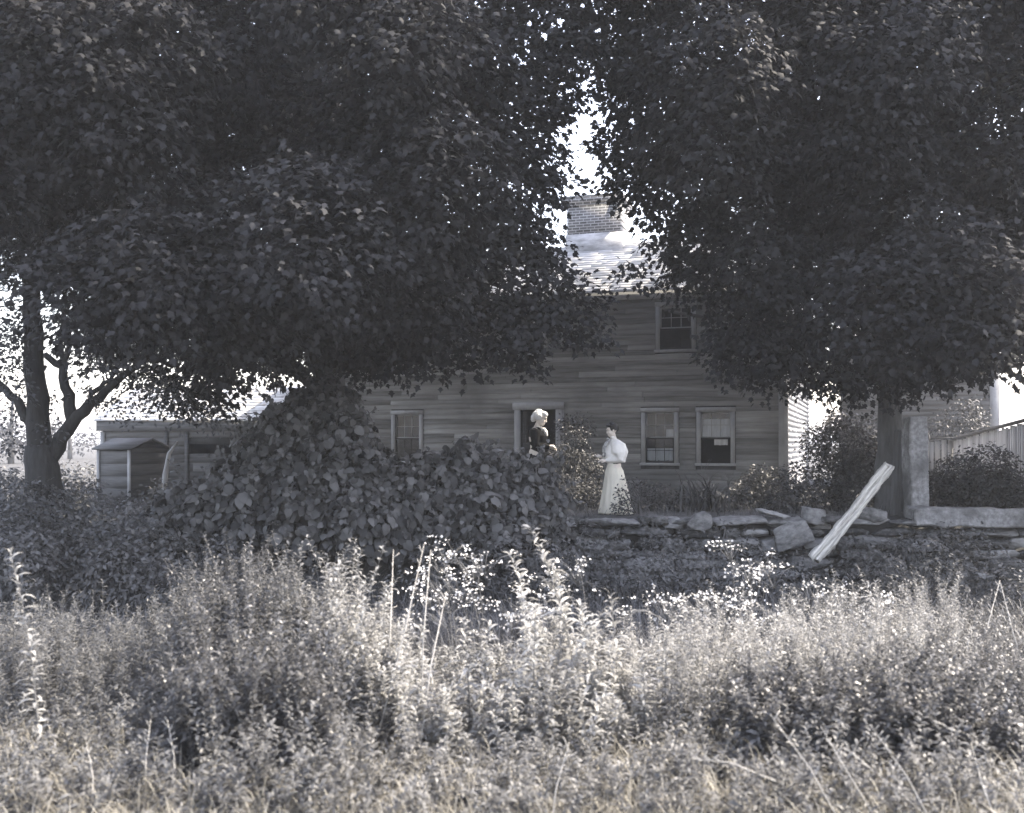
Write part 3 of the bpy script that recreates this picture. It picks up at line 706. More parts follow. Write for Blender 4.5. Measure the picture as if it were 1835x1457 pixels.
rel(crown_leaves(LB, OVAL, .085, 260, spray_r=.22, spray_n=16, droop=.5, seed=8).build('crown', M['smallleaf']), t3)

# trees far behind on the left
for (px, py, d, r, lab) in [(20, 850, 60, 3.0, 'pale far tree seen low behind the forked trunk'), (125, 845, 75, 2.6, 'small far tree seen between the forked trunk and the shed')]:
    c = at(px, py, d); t = empty('distant_tree', (c.x, c.y, YARD), lab, 'tree', 'far trees')
    mb = MB(); limb(mb, [(c.x,c.y,YARD-.2),(c.x,c.y,YARD+r*.6),(c.x+.1,c.y,YARD+r*1.3)], .2, .06, 7); rel(mb.build('trunk', M['bark'], smooth=True), t)
    g = np.random.default_rng(int(px)); lb = [((c.x+g.uniform(-1,1)*r*.7, c.y+g.uniform(-1,1)*r*.6, YARD+r*g.uniform(.4,1.0)), r*.4, r*.4, r*.32) for _ in range(9)]
    rel(crown_leaves(lb, OVAL, .22, 16, spray_r=.5, seed=int(px)).build('crown', M['smallleaf']), t)

# ------------------------------------------------------------------ shrubs and vines
def shrub(name, label, cat, lobes, T, size, per_m2, mat, seed, group=None, spray_r=.18, spray_n=10, droop=.4, stems=7):
    cs = np.array([np.array(l[0]) for l in lobes]); bx, by = cs[:,0].mean(), cs[:,1].mean(); bz = float(ground_z(bx, by))
    t = empty(name, (bx, by, bz), label, cat, group)
    mb = MB(); st = random.Random(seed); mb.tube([(bx,by,bz-.15),(bx,by,bz+.0)], [.06,.04], 6)
    for i in range(stems):
        c = Vector(lobes[i % len(lobes)][0]); b0 = Vector((bx+(c.x-bx)*.03, by+(c.y-by)*.03, bz-.1)); mid = b0.lerp(c, .5)+Vector((st.uniform(-.1,.1), st.uniform(-.1,.1), .05))
        mb.tube([b0, mid, c], [.022,.016,.008], 6)
    rel(mb.build('stems', M['bark']), t)
    rel(crown_leaves(lobes, T, size, per_m2*4.5, spray_r, spray_n, droop, seed).build('foliage', mat), t)
    return t
def vine_leaves(lobes, size, per_m2, seed):
    g = np.random.default_rng(seed); LV = Leaves()
    for (c, rx, ry, rz) in lobes:
        area = 4*math.pi*((rx*ry)**1.6/3+(rx*rz)**1.6/3+(ry*rz)**1.6/3)**(1/1.6); n_ = int(area*per_m2)
        d = unit(g.normal(size=(n_,3))); r = g.uniform(.55,1.10,n_); pos = np.array(c)+d*np.array([rx,ry,rz])*r[:,None]
        nor = d*np.array([.8,.9,.5])+np.array([.05,-.25,.55])+g.normal(0,.48,(n_,3))
        ax = np.array([0,0,-1.])+d*.45+g.normal(0,.6,(n_,3))
        LV.add(GRAPE, pos, ax, nor, g.uniform(.4,1.3,n_)**1.3*size)
    return LV
def shoots(LV, mb, lobes, count, size, g):
    for i in range(count):
        c, rx, ry, rz = lobes[g.integers(len(lobes))]; d = unit(g.normal(size=3)*np.array([1,.5,.4])+np.array([0,-.3,.75])); p = np.array(c)+d*np.array([rx,ry,rz])*.9
        ln = g.uniform(.25,.7); dr = unit(d+g.normal(0,.4,3)); P = [np.array(c)]+[p+dr*ln*t+np.array([0,0,-.35*ln*t*t]) for t in (0,.35,.7,1)]
        mb.tube(P, [.008,.007,.006,.004,.002], 5)
        for t in np.linspace(.15,1,8):
            q = p+dr*ln*t+np.array([0,0,-.35*ln*t*t])+g.normal(0,.03,3)
            LV.add(GRAPE, q[None], (np.array([0,0,-.8])+g.normal(0,.6,3))[None], (np.array([0,-.4,.6])+g.normal(0,.5,3))[None], np.array([size*g.uniform(.45,.95)*(1.15-.5*t)]), None, g.uniform(.3,1,1))
def vine(label, lobes, seed, size=.145, per=135):
    cs = np.array([np.array(l[0]) for l in lobes]); bx, by = cs[:,0].mean(), cs[:,1].mean(); bz = float(ground_z(bx, by))
    t = empty('grape_vine', (bx,by,bz), label, 'vine', 'grape vines over the bank'); mb = MB(); st = random.Random(seed)
    for i in range(12):
        c = Vector(lobes[i % len(lobes)][0]); b0 = Vector((bx+(c.x-bx)*.3+st.uniform(-.3,.3), by+.2, bz-.2)); mb.tube([b0, b0.lerp(c,.5)+Vector((st.uniform(-.2,.2),0,.1)), c+Vector((0,0,lobes[i%len(lobes)][3]*.8)), c+Vector((st.uniform(-.3,.3),-.3,lobes[i%len(lobes)][3]*.9))], [.03,.022,.014,.006], 6)
    LV = vine_leaves(lobes, size, per, seed); shoots(LV, mb, lobes, 60, size, np.random.default_rng(seed+100)); rel(mb.build('stems', M['bark']), t); rel(LV.build('foliage', M['grape']), t); return t
vine('tall mound of broad grape leaves, its peak under the left maple', [lobe(565,740,17.2,.5), lobe(632,748,17,.27), lobe(505,750,17.1,.27), lobe(600,735,17.1,.34), lobe(530,725,17.2,.24), lobe(480,770,17,.3), lobe(520,790,17,.62), lobe(615,800,17,.6), lobe(470,830,16.9,.55), lobe(560,870,16.7,.75), lobe(660,860,16.8,.62), lobe(450,900,16.5,.6), lobe(395,880,16.6,.42), lobe(360,935,16.5,.5), lobe(310,915,16.6,.34), lobe(540,940,16.2,.62), lobe(640,935,16.2,.6), lobe(440,960,16.2,.4), lobe(330,880,16.7,.22), lobe(450,795,16.9,.24), lobe(300,950,16.4,.4), lobe(270,985,16.2,.3), lobe(620,705,17.1,.12), lobe(420,850,16.7,.3)], 21)
vine('lower spread of broad grape leaves in front of the old woman and the doorway', [lobe(720,880,16.9,.6), lobe(800,870,17,.55), lobe(860,880,17,.58), lobe(920,880,17.1,.52), lobe(760,930,16.5,.55), lobe(850,930,16.5,.52), lobe(930,930,16.7,.4), lobe(700,940,16.3,.5), lobe(835,830,17,.34), lobe(760,835,17,.3), lobe(690,850,17,.3), lobe(975,920,17,.28), lobe(780,960,16.2,.35), lobe(835,795,17,.14), lobe(880,825,17,.2), lobe(945,850,17,.2), lobe(900,960,16.3,.35), lobe(990,950,16.8,.22), lobe(965,870,17.3,.30), lobe(930,835,17.3,.22), lobe(985,845,17.4,.14), lobe(1000,900,17.3,.24)], 22)

YB = lambda px, py, d, r, rz=None: lobe(px, py, d, r, r, rz)
shrub('rose_bush', 'tall thin leafed rose bush right of the door, between the two women', 'shrub', [YB(1030,790,22.0,.32), YB(1045,760,22.3,.24), YB(1010,830,21.6,.4), YB(1045,840,21.5,.42), YB(1030,885,21,.45), YB(1000,880,20.4,.4), YB(1060,890,20.6,.3), YB(1015,760,22.3,.18)], OVAL, .06, 190, M['shrub'], 31, spray_r=.13)
shrub('garden_shrub', 'low dark plants by the right side of the pale skirt', 'shrub', [YB(1150,890,20,.32), YB(1185,895,20,.3), YB(1135,905,19.4,.26), YB(1122,898,18.25,.14), YB(1108,912,18.2,.11), YB(1128,862,18.3,.08), YB(1118,878,18.3,.07), YB(1210,905,19.6,.25)], OVAL, .06, 170, M['shrub'], 32, spray_r=.13)
shrub('garden_shrub', 'bushy dark shrub against the front corner of the house', 'shrub', [YB(1345,880,20.6,.36), YB(1385,875,20.5,.4), YB(1325,900,20.2,.3), YB(1390,905,20,.35), YB(1360,850,20.8,.22)], OVAL, .07, 170, M['shrub'], 33, spray_r=.14)
shrub('corner_shrub', 'open shrub with dark round leaves in front of the sunlit gable wall', 'shrub', [YB(1425,850,19.4,.26), YB(1418,880,19.2,.28), YB(1440,880,19.3,.2), YB(1450,910,19,.16), YB(1412,905,19,.2)], OVAL, .085, 75, M['shrub'], 34, spray_r=.16)
shrub('lilac_bush', 'large dark lilac filling the space left of the maple trunk', 'shrub', [YB(1520,790,20.6,.6), YB(1470,790,20.6,.34), YB(1550,840,20.4,.6), YB(1490,850,20.4,.5), YB(1540,890,20,.5), YB(1480,895,20,.36), YB(1500,760,20.8,.28), YB(1580,800,20.8,.4), YB(1455,770,20.6,.14)], OVAL, .08, 120, M['shrub'], 35, spray_r=.16)
shrub('yard_bush', 'round dark bush inside the board fence, right of the granite gatepost', 'shrub', [YB(1720,860,19.4,.55), YB(1770,840,19.2,.5), YB(1690,880,19.4,.4), YB(1790,880,19,.5), YB(1740,895,19,.4), YB(1830,890,18.8,.45)], OVAL, .08, 130, M['shrub'], 36, spray_r=.16)
shrub('climbing_plant', 'wispy plant growing up the barn wall behind the gatepost', 'shrub', [YB(1725,750,26,.5), YB(1690,765,26,.4), YB(1750,765,26,.35), YB(1740,725,26,.3)], OVAL, .08, 40, M['shrub'], 37, spray_r=.2)
dk = [('dark bush under the forked tree at the left edge', [YB(20,930,15.5,.5), YB(60,960,15,.5), YB(-20,990,14.5,.6), YB(100,930,15.8,.4), YB(30,1010,14,.5), YB(30,890,17.5,.34), YB(110,885,18,.34), YB(60,900,16.6,.4)]),
      ('dark tangled bush in front of the boarded hut', [YB(150,950,16,.45), YB(210,950,15.8,.42), YB(250,985,15.2,.4), YB(120,1000,14.8,.5), YB(190,1020,14.4,.45), YB(150,915,19,.4), YB(215,920,19.5,.36), YB(270,930,18.5,.34), YB(185,895,20.5,.2), YB(240,895,20.8,.22), YB(20,862,21,.3), YB(120,866,21.5,.28), YB(160,880,21,.26), YB(-40,865,20,.4), YB(290,890,19,.28)]),
      ('dark low brush below the left end of the vine mound', [YB(320,1000,15,.42), YB(260,1040,14.4,.42), YB(400,1010,15.2,.4), YB(330,1060,14,.4)])]
for i, (lab, lb) in enumerate(dk): shrub('brush', lab, 'shrub', lb, OVAL, .09, 70, M['under'], 40+i, 'dark brush on the left bank', spray_r=.17)
dk = [('dark leafy brush at the foot of the wall, centre', [YB(980,1000,15.8,.42), YB(900,1010,15.5,.45), YB(830,1010,15.4,.4), YB(760,1030,15,.4), YB(1040,1030,15.2,.4)]),
      ('dark leafy brush at the foot of the wall below the wall boulder', [YB(1250,1040,15.4,.32), YB(1180,1020,15.6,.36), YB(1120,1030,15.2,.36), YB(1330,1030,15.6,.3), YB(1400,1050,15.2,.28)]),
      ('dark leafy brush hanging below the granite slab', [YB(1650,980,16.6,.34), YB(1720,1000,16.3,.4), YB(1700,960,16.8,.22), YB(1790,1040,15.6,.45), YB(1580,1020,16,.3), YB(1840,1080,14.5,.5)])]
dk[0][1].extend([YB(1050,945,17.0,.18), YB(1000,935,17.1,.16), YB(1100,960,16.9,.2), YB(1060,990,16.3,.3), YB(1000,970,16.6,.22), YB(1100,1000,16.2,.3)])
dk[1][1].extend([YB(1175,940,17.0,.13), YB(1300,945,17.0,.12), YB(1340,965,16.9,.15), YB(1225,975,16.8,.2), YB(1180,985,16.4,.3), YB(1240,1000,16.3,.28), YB(1300,990,16.4,.24), YB(1210,955,16.8,.16), YB(1360,1010,16.2,.28), YB(1430,1020,16,.28), YB(1270,965,16.7,.14)])
dk[2][1].extend([YB(1545,965,16.8,.16), YB(1600,985,16.7,.22), YB(1690,955,16.95,.13), YB(1540,1000,16.4,.3), YB(1620,975,16.7,.25), YB(1760,975,16.7,.3), YB(1490,1035,15.8,.25), YB(1690,1030,15.8,.4), YB(1600,1040,15.6,.36)])
for i, (lab, lb) in enumerate(dk): shrub('brush', lab, 'shrub', lb, OVAL, .085, 42, M['under'], 50+i, 'dark brush at the foot of the wall', spray_r=.17)
shrub('far_brush', 'pale brush far off between the forked trunk and the shed', 'shrub', [YB(px_, 848+8*(px_%3), 30+px_%4, .55, .42) for px_ in (-60,-10,35,75,120,160)], OVAL, .12, 22, M['weed'], 60, None, spray_r=.25)
# day lily clump
lil = empty('daylily_clump', tuple(at(1255,920,19.6).to_tuple()[:2])+(YARD,), 'clump of long arching strap leaves below the two right windows', 'plant')
g = np.random.default_rng(3); LV = Leaves(); n_ = 150
an = g.uniform(0,2*math.pi,n_); bs = np.stack([g.normal(0,.28,n_), g.normal(0,.16,n_), np.zeros(n_)],1)
for seg in range(1):
    el = g.uniform(.55,1.45,n_); ax = np.stack([np.cos(an)*np.cos(el), np.sin(an)*np.cos(el), np.sin(el)],1); nor = np.stack([-np.cos(an)*np.sin(el), -np.sin(an)*np.sin(el), np.cos(el)],1)
    LV.add((BLADE[0]*np.array([1,1,1.8]), BLADE[1]), bs, ax, nor, g.uniform(.55,.95,n_), np.full(n_,.035))
o = LV.build('foliage', M['grape'], lil)
mb = MB()
for i in range(5):
    b0 = Vector((g.normal(0,.2), g.normal(0,.1), 0)); mb.tube([b0, b0+Vector((g.normal(0,.08),0,.6)), b0+Vector((g.normal(0,.15),0,1.0))], [.006,.005,.003], 5)
mb.build('stalks', M['stem'], lil)

# ------------------------------------------------------------------ weeds
def plants(bases, heights, lean, nl, leaf_len, leaf_w, g, LV, SV, T=LANCE, low=.12, droop=.5, stem_r=.004, plume=0, plume_len=.03, bend=.0, rlo=0, rhi=1):
    """many upright plants; leaves go to LV, stems to SV"""
    P = len(bases)
    phase = g.uniform(0, 2*math.pi, P); tone = g.uniform(rlo, rhi, P)
    dirx = lean[:,0]; diry = lean[:,1]
    t = np.linspace(low, 1, nl)[None,:] + g.uniform(-.5,.5,(P,nl))*(1-low)/nl; t = np.clip(t, 0, 1.0)
    def curve(t_): 
        return np.stack([bases[:,0:1]+dirx[:,None]*heights[:,None]*t_**2, bases[:,1:2]+diry[:,None]*heights[:,None]*t_**2, bases[:,2:3]+heights[:,None]*t_*(1-.06*t_)], -1)
    pos = curve(t); ang = phase[:,None] + np.arange(nl)[None]*2.4 + g.normal(0,.3,(P,nl))
    up = g.normal(.45,.3,(P,nl)) - droop*(1-t)*.6
    ax = np.stack([np.cos(ang), np.sin(ang), up], -1); nor = np.stack([-np.cos(ang)*.4, -np.sin(ang)*.4, np.ones_like(ang)], -1)+g.normal(0,.3,(P,nl,3))
    ln = leaf_len*(1.05-.45*t**2)*g.uniform(.7,1.25,(P,nl)); 
    rnd = np.clip(tone[:,None]*.6+g.random((P,nl))*.4, 0, 1)
    LV.add(T, pos.reshape(-1,3), ax.reshape(-1,3), nor.reshape(-1,3), ln.ravel(), (ln*leaf_w/leaf_len).ravel(), rnd.ravel())
    if plume:
        tt = g.uniform(.74,1.0,(P,plume)); pos = curve(tt)+g.normal(0,1,(P,plume,3))*np.array([1,1,.6])*(.015+.06*(1-tt))[...,None]
        ax = g.normal(0,1,(P,plume,3)); ax[...,2]+=.5
        LV.add(OVAL, pos.reshape(-1,3), ax.reshape(-1,3), g.normal(0,1,(P*plume,3)), np.full(P*plume, plume_len)*g.uniform(.6,1.3,P*plume), None, np.clip(g.random(P*plume)*.5+.5,0,1))
    # stems as three sided tubes
    ts = np.linspace(0,1,5); c = curve(np.tile(ts,(P,1)))
    offs = np.array([[1,0,0],[-.5,.87,0],[-.5,-.87,0]])*stem_r
    V = (c[:,:,None,:]+offs[None,None]*(1-.6*ts)[None,:,None,None]).reshape(-1,3)
    f = []
    for i in range(4):
        for j in range(3): f.append((i*3+j, i*3+(j+1)%3, (i+1)*3+(j+1)%3, (i+1)*3+j))
    f = np.array(f)[None]+(np.arange(P)*15)[:,None,None]
    SV.raw(V, f.reshape(-1,4), np.full(len(V), .5))

def on_ground(x, y): return np.stack([x, y, ground_z(x,y)-.02], 1)

# height of the weed band across the picture, as measured (plate x -> top of the weeds in metres at about 9 m away)
HX = np.array([-200,0,120,330,360,430,560,640,700,760,860,920,1000,1100,1150,1200,1340,1420,1480,1600,1740,1790,1900])
HY = np.array([.84,.88,.93,.97,1.34,1.50,1.50,1.34,1.10,.88,.68,.90,1.0,.85,.68,1.05,1.13,.96,1.12,1.22,1.14,.88,.66])
def band(n, px0, px1, d0, d1, hscale, g, hmin=.55):
    px = g.uniform(px0, px1, n); d = g.uniform(d0, d1, n); x = (px-CX)*d/F
    wv = .97+.07*np.sin(px*.071+1.3)+.05*np.sin(px*.137+4)+.05*np.sin(px*.023)+.04*np.sin(d*5+px*.03)
    h = np.interp(px, HX, HY)*wv*np.where(g.random(n)<.05, 1.08, g.uniform(hmin,1.0,n))*hscale
    return on_ground(x, d), h
def clump(name, label, px0, px1, d0, d1, n, mat, seed, hs=1.0, nl=60, ll=.075, lw=.02, plume=0, group='weed clumps in the foreground', cat='weeds', lean_x=.0, T=LANCE):
    g = np.random.default_rng(seed); b, h = band(n, px0, px1, d0, d1, hs, g)
    lean = np.stack([g.normal(lean_x,.14,n), g.normal(0,.12,n)], 1); LV, SV = Leaves(), Leaves()
    plants(b, h, lean, nl, ll, lw, g, LV, SV, plume=plume, T=T)
    c = b.mean(0); t = empty(name, tuple(c), label, cat, group)
    rel(LV.build('leaves', mat), t); rel(SV.build('stems', M['stem']), t); return t
clump('weed_clump', 'tall leafy weeds coloured dark for shade, left of the bright weed mass, tops reaching the vine', 340, 480, 8.2, 10.2, 190, M['weed_shade'], 61, nl=85, ll=.085, lw=.025, T=ARCH)
clump('weed_clump', 'grey green tall weeds between the dark clump and the pair of pale spires', 450, 600, 8.3, 10.2, 170, M['weed'], 68, nl=85, ll=.085, lw=.024, T=ARCH)
clump('weed_clump', 'bright leafy weeds just right of the tall dark clump, below the vine mound', 570, 730, 7.8, 9.8, 170, M['weed_pale'], 62, nl=75, ll=.09, lw=.026, T=ARCH)
clump('weed_clump', 'feathery low weeds at the left edge in front of the dark brush', -160, 360, 8.0, 10.5, 400, M['weed'], 63, nl=75, ll=.08, lw=.018)
clump('weed_clump', 'pale wheat coloured weeds in the middle foreground', 720, 1130, 7.4, 9.4, 230, M['weed_pale'], 64, hs=.92, nl=70, ll=.095, lw=.024, T=ARCH)
clump('weed_clump', 'pale feathery weeds right of centre below the aster heads', 1120, 1420, 7.8, 9.8, 260, M['weed_pale'], 65, nl=75, ll=.07, lw=.016)
clump('weed_clump', 'broad grey mound of wiry weeds below the leaning rail', 1400, 1720, 8.2, 10.4, 360, M['weed_pale'], 66, nl=85, ll=.07, lw=.013)
clump('weed_clump', 'broad leaved weeds coloured darker for shade, in front of the wiry grey mound', 1330, 1900, 7.0, 8.3, 330, M['weed_shade'], 69, hs=.78, nl=70, ll=.085, lw=.032, T=ARCH)
clump('weed_clump', 'low weeds coloured dark for shade at the lower left, in front of the tall dark clump', 280, 590, 6.9, 8.1, 220, M['weed_shade'], 60, hs=.8, nl=65, ll=.085, lw=.026, T=ARCH)
clump('weed_clump', 'thin wispy weeds at the right edge of the broad mound', 1680, 2150, 8.4, 10.0, 290, M['weed_shade'], 67, nl=60)

# undergrowth nobody could count: lower weeds and grass in front
g = np.random.default_rng(70); LV, SV = Leaves(), Leaves()
b, h = band(1900, -700, 2550, 6.0, 8.4, .55, g, .35); lean = g.normal(0,.22,(len(b),2))
plants(b, h, lean, 40, .08, .022, g, LV, SV, T=ARCH)
o = tag(LV.build('weeds', M['weed']), kind='stuff'); tag(o, 'matted leafy weeds covering the near bank', 'weeds')
o = SV.build('weed_stems', M['stem']); bpy.data.objects.remove(o)
g = np.random.default_rng(71); LV = Leaves()
n_ = 38000; px = g.uniform(-700,2550,n_); d = g.uniform(4.6,8.2,n_); x = (px-CX)*d/F; b = on_ground(x, d)
an = g.uniform(0,2*math.pi,n_); el = g.uniform(.5,1.4,n_); ax = np.stack([np.cos(an)*np.cos(el), np.sin(an)*np.cos(el), np.sin(el)],1); nor = np.stack([-np.cos(an)*np.sin(el), -np.sin(an)*np.sin(el), np.cos(el)],1)
LV.add((BLADE[0]*np.array([1,1,1.5]), BLADE[1]), b, ax, nor, g.uniform(.15,.42,n_), np.full(n_,.009))
tag(LV.build('grass', M['grass']), 'dry pale grass along the bottom of the bank', 'grass', kind='stuff')
g = np.random.default_rng(72); LV = Leaves()
n_ = 20000; px = g.uniform(-500,2400,n_); d = g.uniform(10,17.2,n_); x = (px-CX)*d/F; b = on_ground(x, d)
an = g.uniform(0,2*math.pi,n_); el = g.uniform(.5,1.4,n_); ax = np.stack([np.cos(an)*np.cos(el), np.sin(an)*np.cos(el), np.sin(el)],1); nor = np.stack([-np.cos(an)*np.sin(el), -np.sin(an)*np.sin(el), np.cos(el)],1)
LV.add((BLADE[0]*np.array([1,1,1.5]), BLADE[1]), b, ax, nor, g.uniform(.2,.5,n_), np.full(n_,.016))
n_ = 9000; px = g.uniform(-100,2000,n_); d = g.uniform(17.7,27,n_); x = (px-CX)*d/F; b = on_ground(x, d)
an = g.uniform(0,2*math.pi,n_); el = g.uniform(.6,1.4,n_); ax = np.stack([np.cos(an)*np.cos(el), np.sin(an)*np.cos(el), np.sin(el)],1); nor = np.stack([-np.cos(an)*np.sin(el), -np.sin(an)*np.sin(el), np.cos(el)],1)
LV.add(BLADE, b, ax, nor, g.uniform(.1,.28,n_), np.full(n_,.012))
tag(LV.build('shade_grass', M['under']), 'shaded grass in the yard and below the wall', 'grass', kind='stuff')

# single tall weeds that stand out
def tall_weed(px, py, d, label, seed, lean=(0,0), nl=70, ll=.12, lw=.026, mat='weed_pale', T=ARCH, plume=0, name='tall_weed', group='tall single weeds'):
    g = np.random.default_rng(seed); top = at(px, py, d); h = top.z - float(ground_z(top.x, d)); 
    b = on_ground(np.array([top.x-lean[0]*h]), np.array([d-lean[1]*h])); LV, SV = Leaves(), Leaves()
    plants(b, np.array([h/.94]), np.array([lean]), nl, ll, lw, g, LV, SV, T=T, low=.2, droop=.9, stem_r=.007, plume=plume, rlo=.6)
    t = empty(name, tuple(b[0]), label, 'weed', group); rel(LV.build('leaves', M[mat]), t); rel(SV.build('stem', M['stem']), t)
tall_weed(955, 945, 8.4, 'tallest bright weed of the middle, leaning left before the stone wall', 81, (-.22,0), 95, .18, .038)
tall_weed(917, 990, 8.6, 'bright weed with curling tip just left of the tallest middle weed', 82, (-.18,0), 90, .16, .034)
tall_weed(1095, 1065, 8.2, 'shorter bright weed to the right of the tallest middle weed', 83, (-.05,0), 80, .15, .032)
tall_weed(640, 985, 8.6, 'right one of the pair of pale spires before the vine', 84, (-.03,0), 90, .085, .018)
tall_weed(606, 985, 8.7, 'left one of the pair of pale spires before the vine', 85, (-.02,0), 90, .085, .018)
tall_weed(22, 990, 7.2, 'tall pale spire leaning at the left edge', 86, (-.12,0), 75, .13, .028)
tall_weed(830, 1105, 8.0, 'short blurred bright weed left of the middle gap', 87, (-.05,0), 70, .15, .034)
tall_weed(1195, 1120, 8.0, 'bright weed at the left end of the right hand weeds', 88, (.02,0), 80, .12, .026)
tall_weed(960, 1080, 7.8, 'bright leafy weed at the foot of the tallest middle weed', 89, (.02,0), 90, .15, .03)
tall_weed(1040, 1080, 7.9, 'bright leafy weed between the tallest middle weed and the shorter one', 90, (-.1,0), 90, .15, .03)
tall_weed(540, 970, 9.0, 'slim weed spire topping the tall dark clump', 91, (.04,0), 90, .075, mat='weed')

tall_weed(990, 1005, 8.9, 'slender bright weed between the curling weed and the tallest one', 92, (-.12,0), 85, .14, .028)
tall_weed(935, 1065, 8.1, 'leafy bright weed below the curling bright weed', 93, (-.06,0), 80, .14, .03)
tall_weed(875, 1115, 8.0, 'low bright weed beside the short blurred one', 94, (.04,0), 70, .13, .028)
tall_weed(755, 1110, 8.2, 'bright weed below the longest leaning dry stalk', 95, (.03,0), 75, .12, .026)
tall_weed(1062, 1100, 8.0, 'small bright weed just left of the shorter bright weed', 96, (-.08,0), 75, .13, .028)
tall_weed(690, 1040, 8.4, 'bright weed right of the pair of pale spires', 97, (.02,0), 80, .11, .024)
tall_weed(1150, 1150, 7.8, 'low bright weed in the dip left of the right hand weeds', 98, (-.03,0), 70, .12, .026)

# asters with white heads
def aster(px, py, d, label, seed, n_st=5, spread=.35):
    g = np.random.default_rng(seed); top = at(px, py, d); gz = float(ground_z(top.x, d)); h = top.z-gz
    b = on_ground(top.x+g.normal(0,.10,n_st), d+g.normal(0,.12,n_st)); lean = g.normal(0,.16,(n_st,2)); hs_ = h*g.uniform(.75,1.05,n_st); LV, SV, FV = Leaves(), Leaves(), Leaves()
    plants(b, hs_, lean, 46, .06, .012, g, LV, SV, stem_r=.005)
    tips = np.stack([b[:,0]+lean[:,0]*hs_, b[:,1]+lean[:,1]*hs_, b[:,2]+hs_*.94],1)
    nb = 56; ncl = n_st*9; kc = g.integers(0, n_st, ncl); co = g.normal(0,1,(ncl,3))*np.array([spread*.40,spread*.35,.05]); co[:,2] -= np.abs(g.normal(0,.14,ncl)); q_ = g.integers(0, ncl, n_st*nb); k = kc[q_]; fp = tips[k]+co[q_]+g.normal(0,1,(n_st*nb,3))*np.array([.034,.03,.016])
    FV.add(PETAL, fp, g.normal(0,1,(len(fp),3)), np.array([.1,-.35,.8])+g.normal(0,.35,(len(fp),3)), g.uniform(.014,.030,len(fp)))
    mb = MB()
    for i in range(0, len(fp), 4): mb.tube([tips[k[i]]-np.array([0,0,.26]), (tips[k[i]]+fp[i])/2-np.array([0,0,.06]), fp[i]], [.003,.0022,.0012], 4)
    t = empty('aster', tuple(b.mean(0)), label, 'flower', 'white flowered asters'); SV.raw(np.concatenate(mb.V), np.array(mb.Fq), np.full(mb.n, .5)); rel(LV.build('leaves', M['weed']), t); rel(SV.build('stems', M['stem']), t); rel(FV.build('blossoms', M['flower']), t)
aster(855, 935, 10.4, 'white aster rising highest against the vine, left of the tallest weed', 101, 4, .34)
aster(800, 1010, 10.2, 'white aster spread low behind the dry leaning stalks', 102, 6, .5)
aster(1045, 995, 10.2, 'white aster just right of the tallest middle weed', 103, 4, .3)
aster(1340, 950, 10.8, 'white aster heads in front of the wall boulder', 104, 4, .4)
aster(1250, 1025, 10.2, 'white aster mass at the left end of the right hand weeds', 105, 6, .5)
aster(1325, 1045, 10.2, 'white aster between the wall boulder and the grey weed mound', 106, 4, .35)
aster(1510, 1025, 10.3, 'white aster below the foot of the leaning rail', 107, 5, .5)
aster(910, 1050, 10.0, 'small white aster behind the curling bright weed', 108, 3, .3)

# dry bare stalks
stalks = [((715,1160),(760,975),7.8,'dry pale stalk leaning right before the vine, the longest'),((765,1110),(772,985),8.2,'upright dry stalk close to the longest leaning stalk'),((700,1060),(705,985),8.4,'short dry stalk left of the longest leaning stalk'),((785,1150),(800,1060),7.8,'short dark dry stalk right of the longest leaning stalk'),
          ((1480,1440),(1380,1280),6.0,'dry stalk fallen across the lower right weeds, leftmost'),((1560,1450),(1470,1300),6.0,'dry stalk fallen in the lower right weeds, lowest end'),((1650,1450),(1560,1300),5.9,'long dry stalk at the bottom right, steeply fallen'),((1620,1430),(1515,1340),6.1,'dry stalk crossing the steeply fallen one'),((1390,1400),(1240,1360),6.0,'bent dry stalk lying low at the bottom, right of centre'),((1760,1390),(1740,1330),6.2,'short dry stalk near the right edge'),
          ((1770,1120),(1792,1040),9.6,'thin dry twig at the right edge before the wall'),((1815,1120),(1793,1045),9.5,'thin dry twig slanting left at the right edge'),((160,1440),(155,1330),6.2,'dry stalk at the lower left'),((265,1370),(270,1290),6.6,'dry seed stalk at the lower left, left of the curved one'),((305,1370),(300,1290),6.6,'curved dry seed stalk at the lower left'),((1000,1440),(1020,1330),6.0,'upright dry stalk at the bottom centre')]
for i, (a_, b_, d, lab) in enumerate(stalks):
    p_, q_ = at(*a_, d), at(*b_, d+.15); gz = float(ground_z(p_.x, p_.y)); dv = (q_-p_)
    p_ = p_ - dv*max(0, (p_.z-gz)/max(dv.z,.05)) if dv.z > .15 and dv.length < 3 else p_
    mid = p_.lerp(q_,.55)+Vector((.02*(-1)**i,.02,.03)); mb = MB(); mb.tube([p_, mid, q_], ([.006,.005,.002] if d > 7 else [.0036,.003,.0015]), 5)
    gg = random.Random(i)
    for k in range(6): 
        c = mid.lerp(q_, .3+.12*k); mb.tube([c, c+Vector((gg.uniform(-.05,.05), gg.uniform(-.04,.04), gg.uniform(.01,.06)))], [.003,.002], 4)
    tag(mb.build('dry_stalk', M['drystem']), lab, 'stalk', 'dry stalks in the weeds')

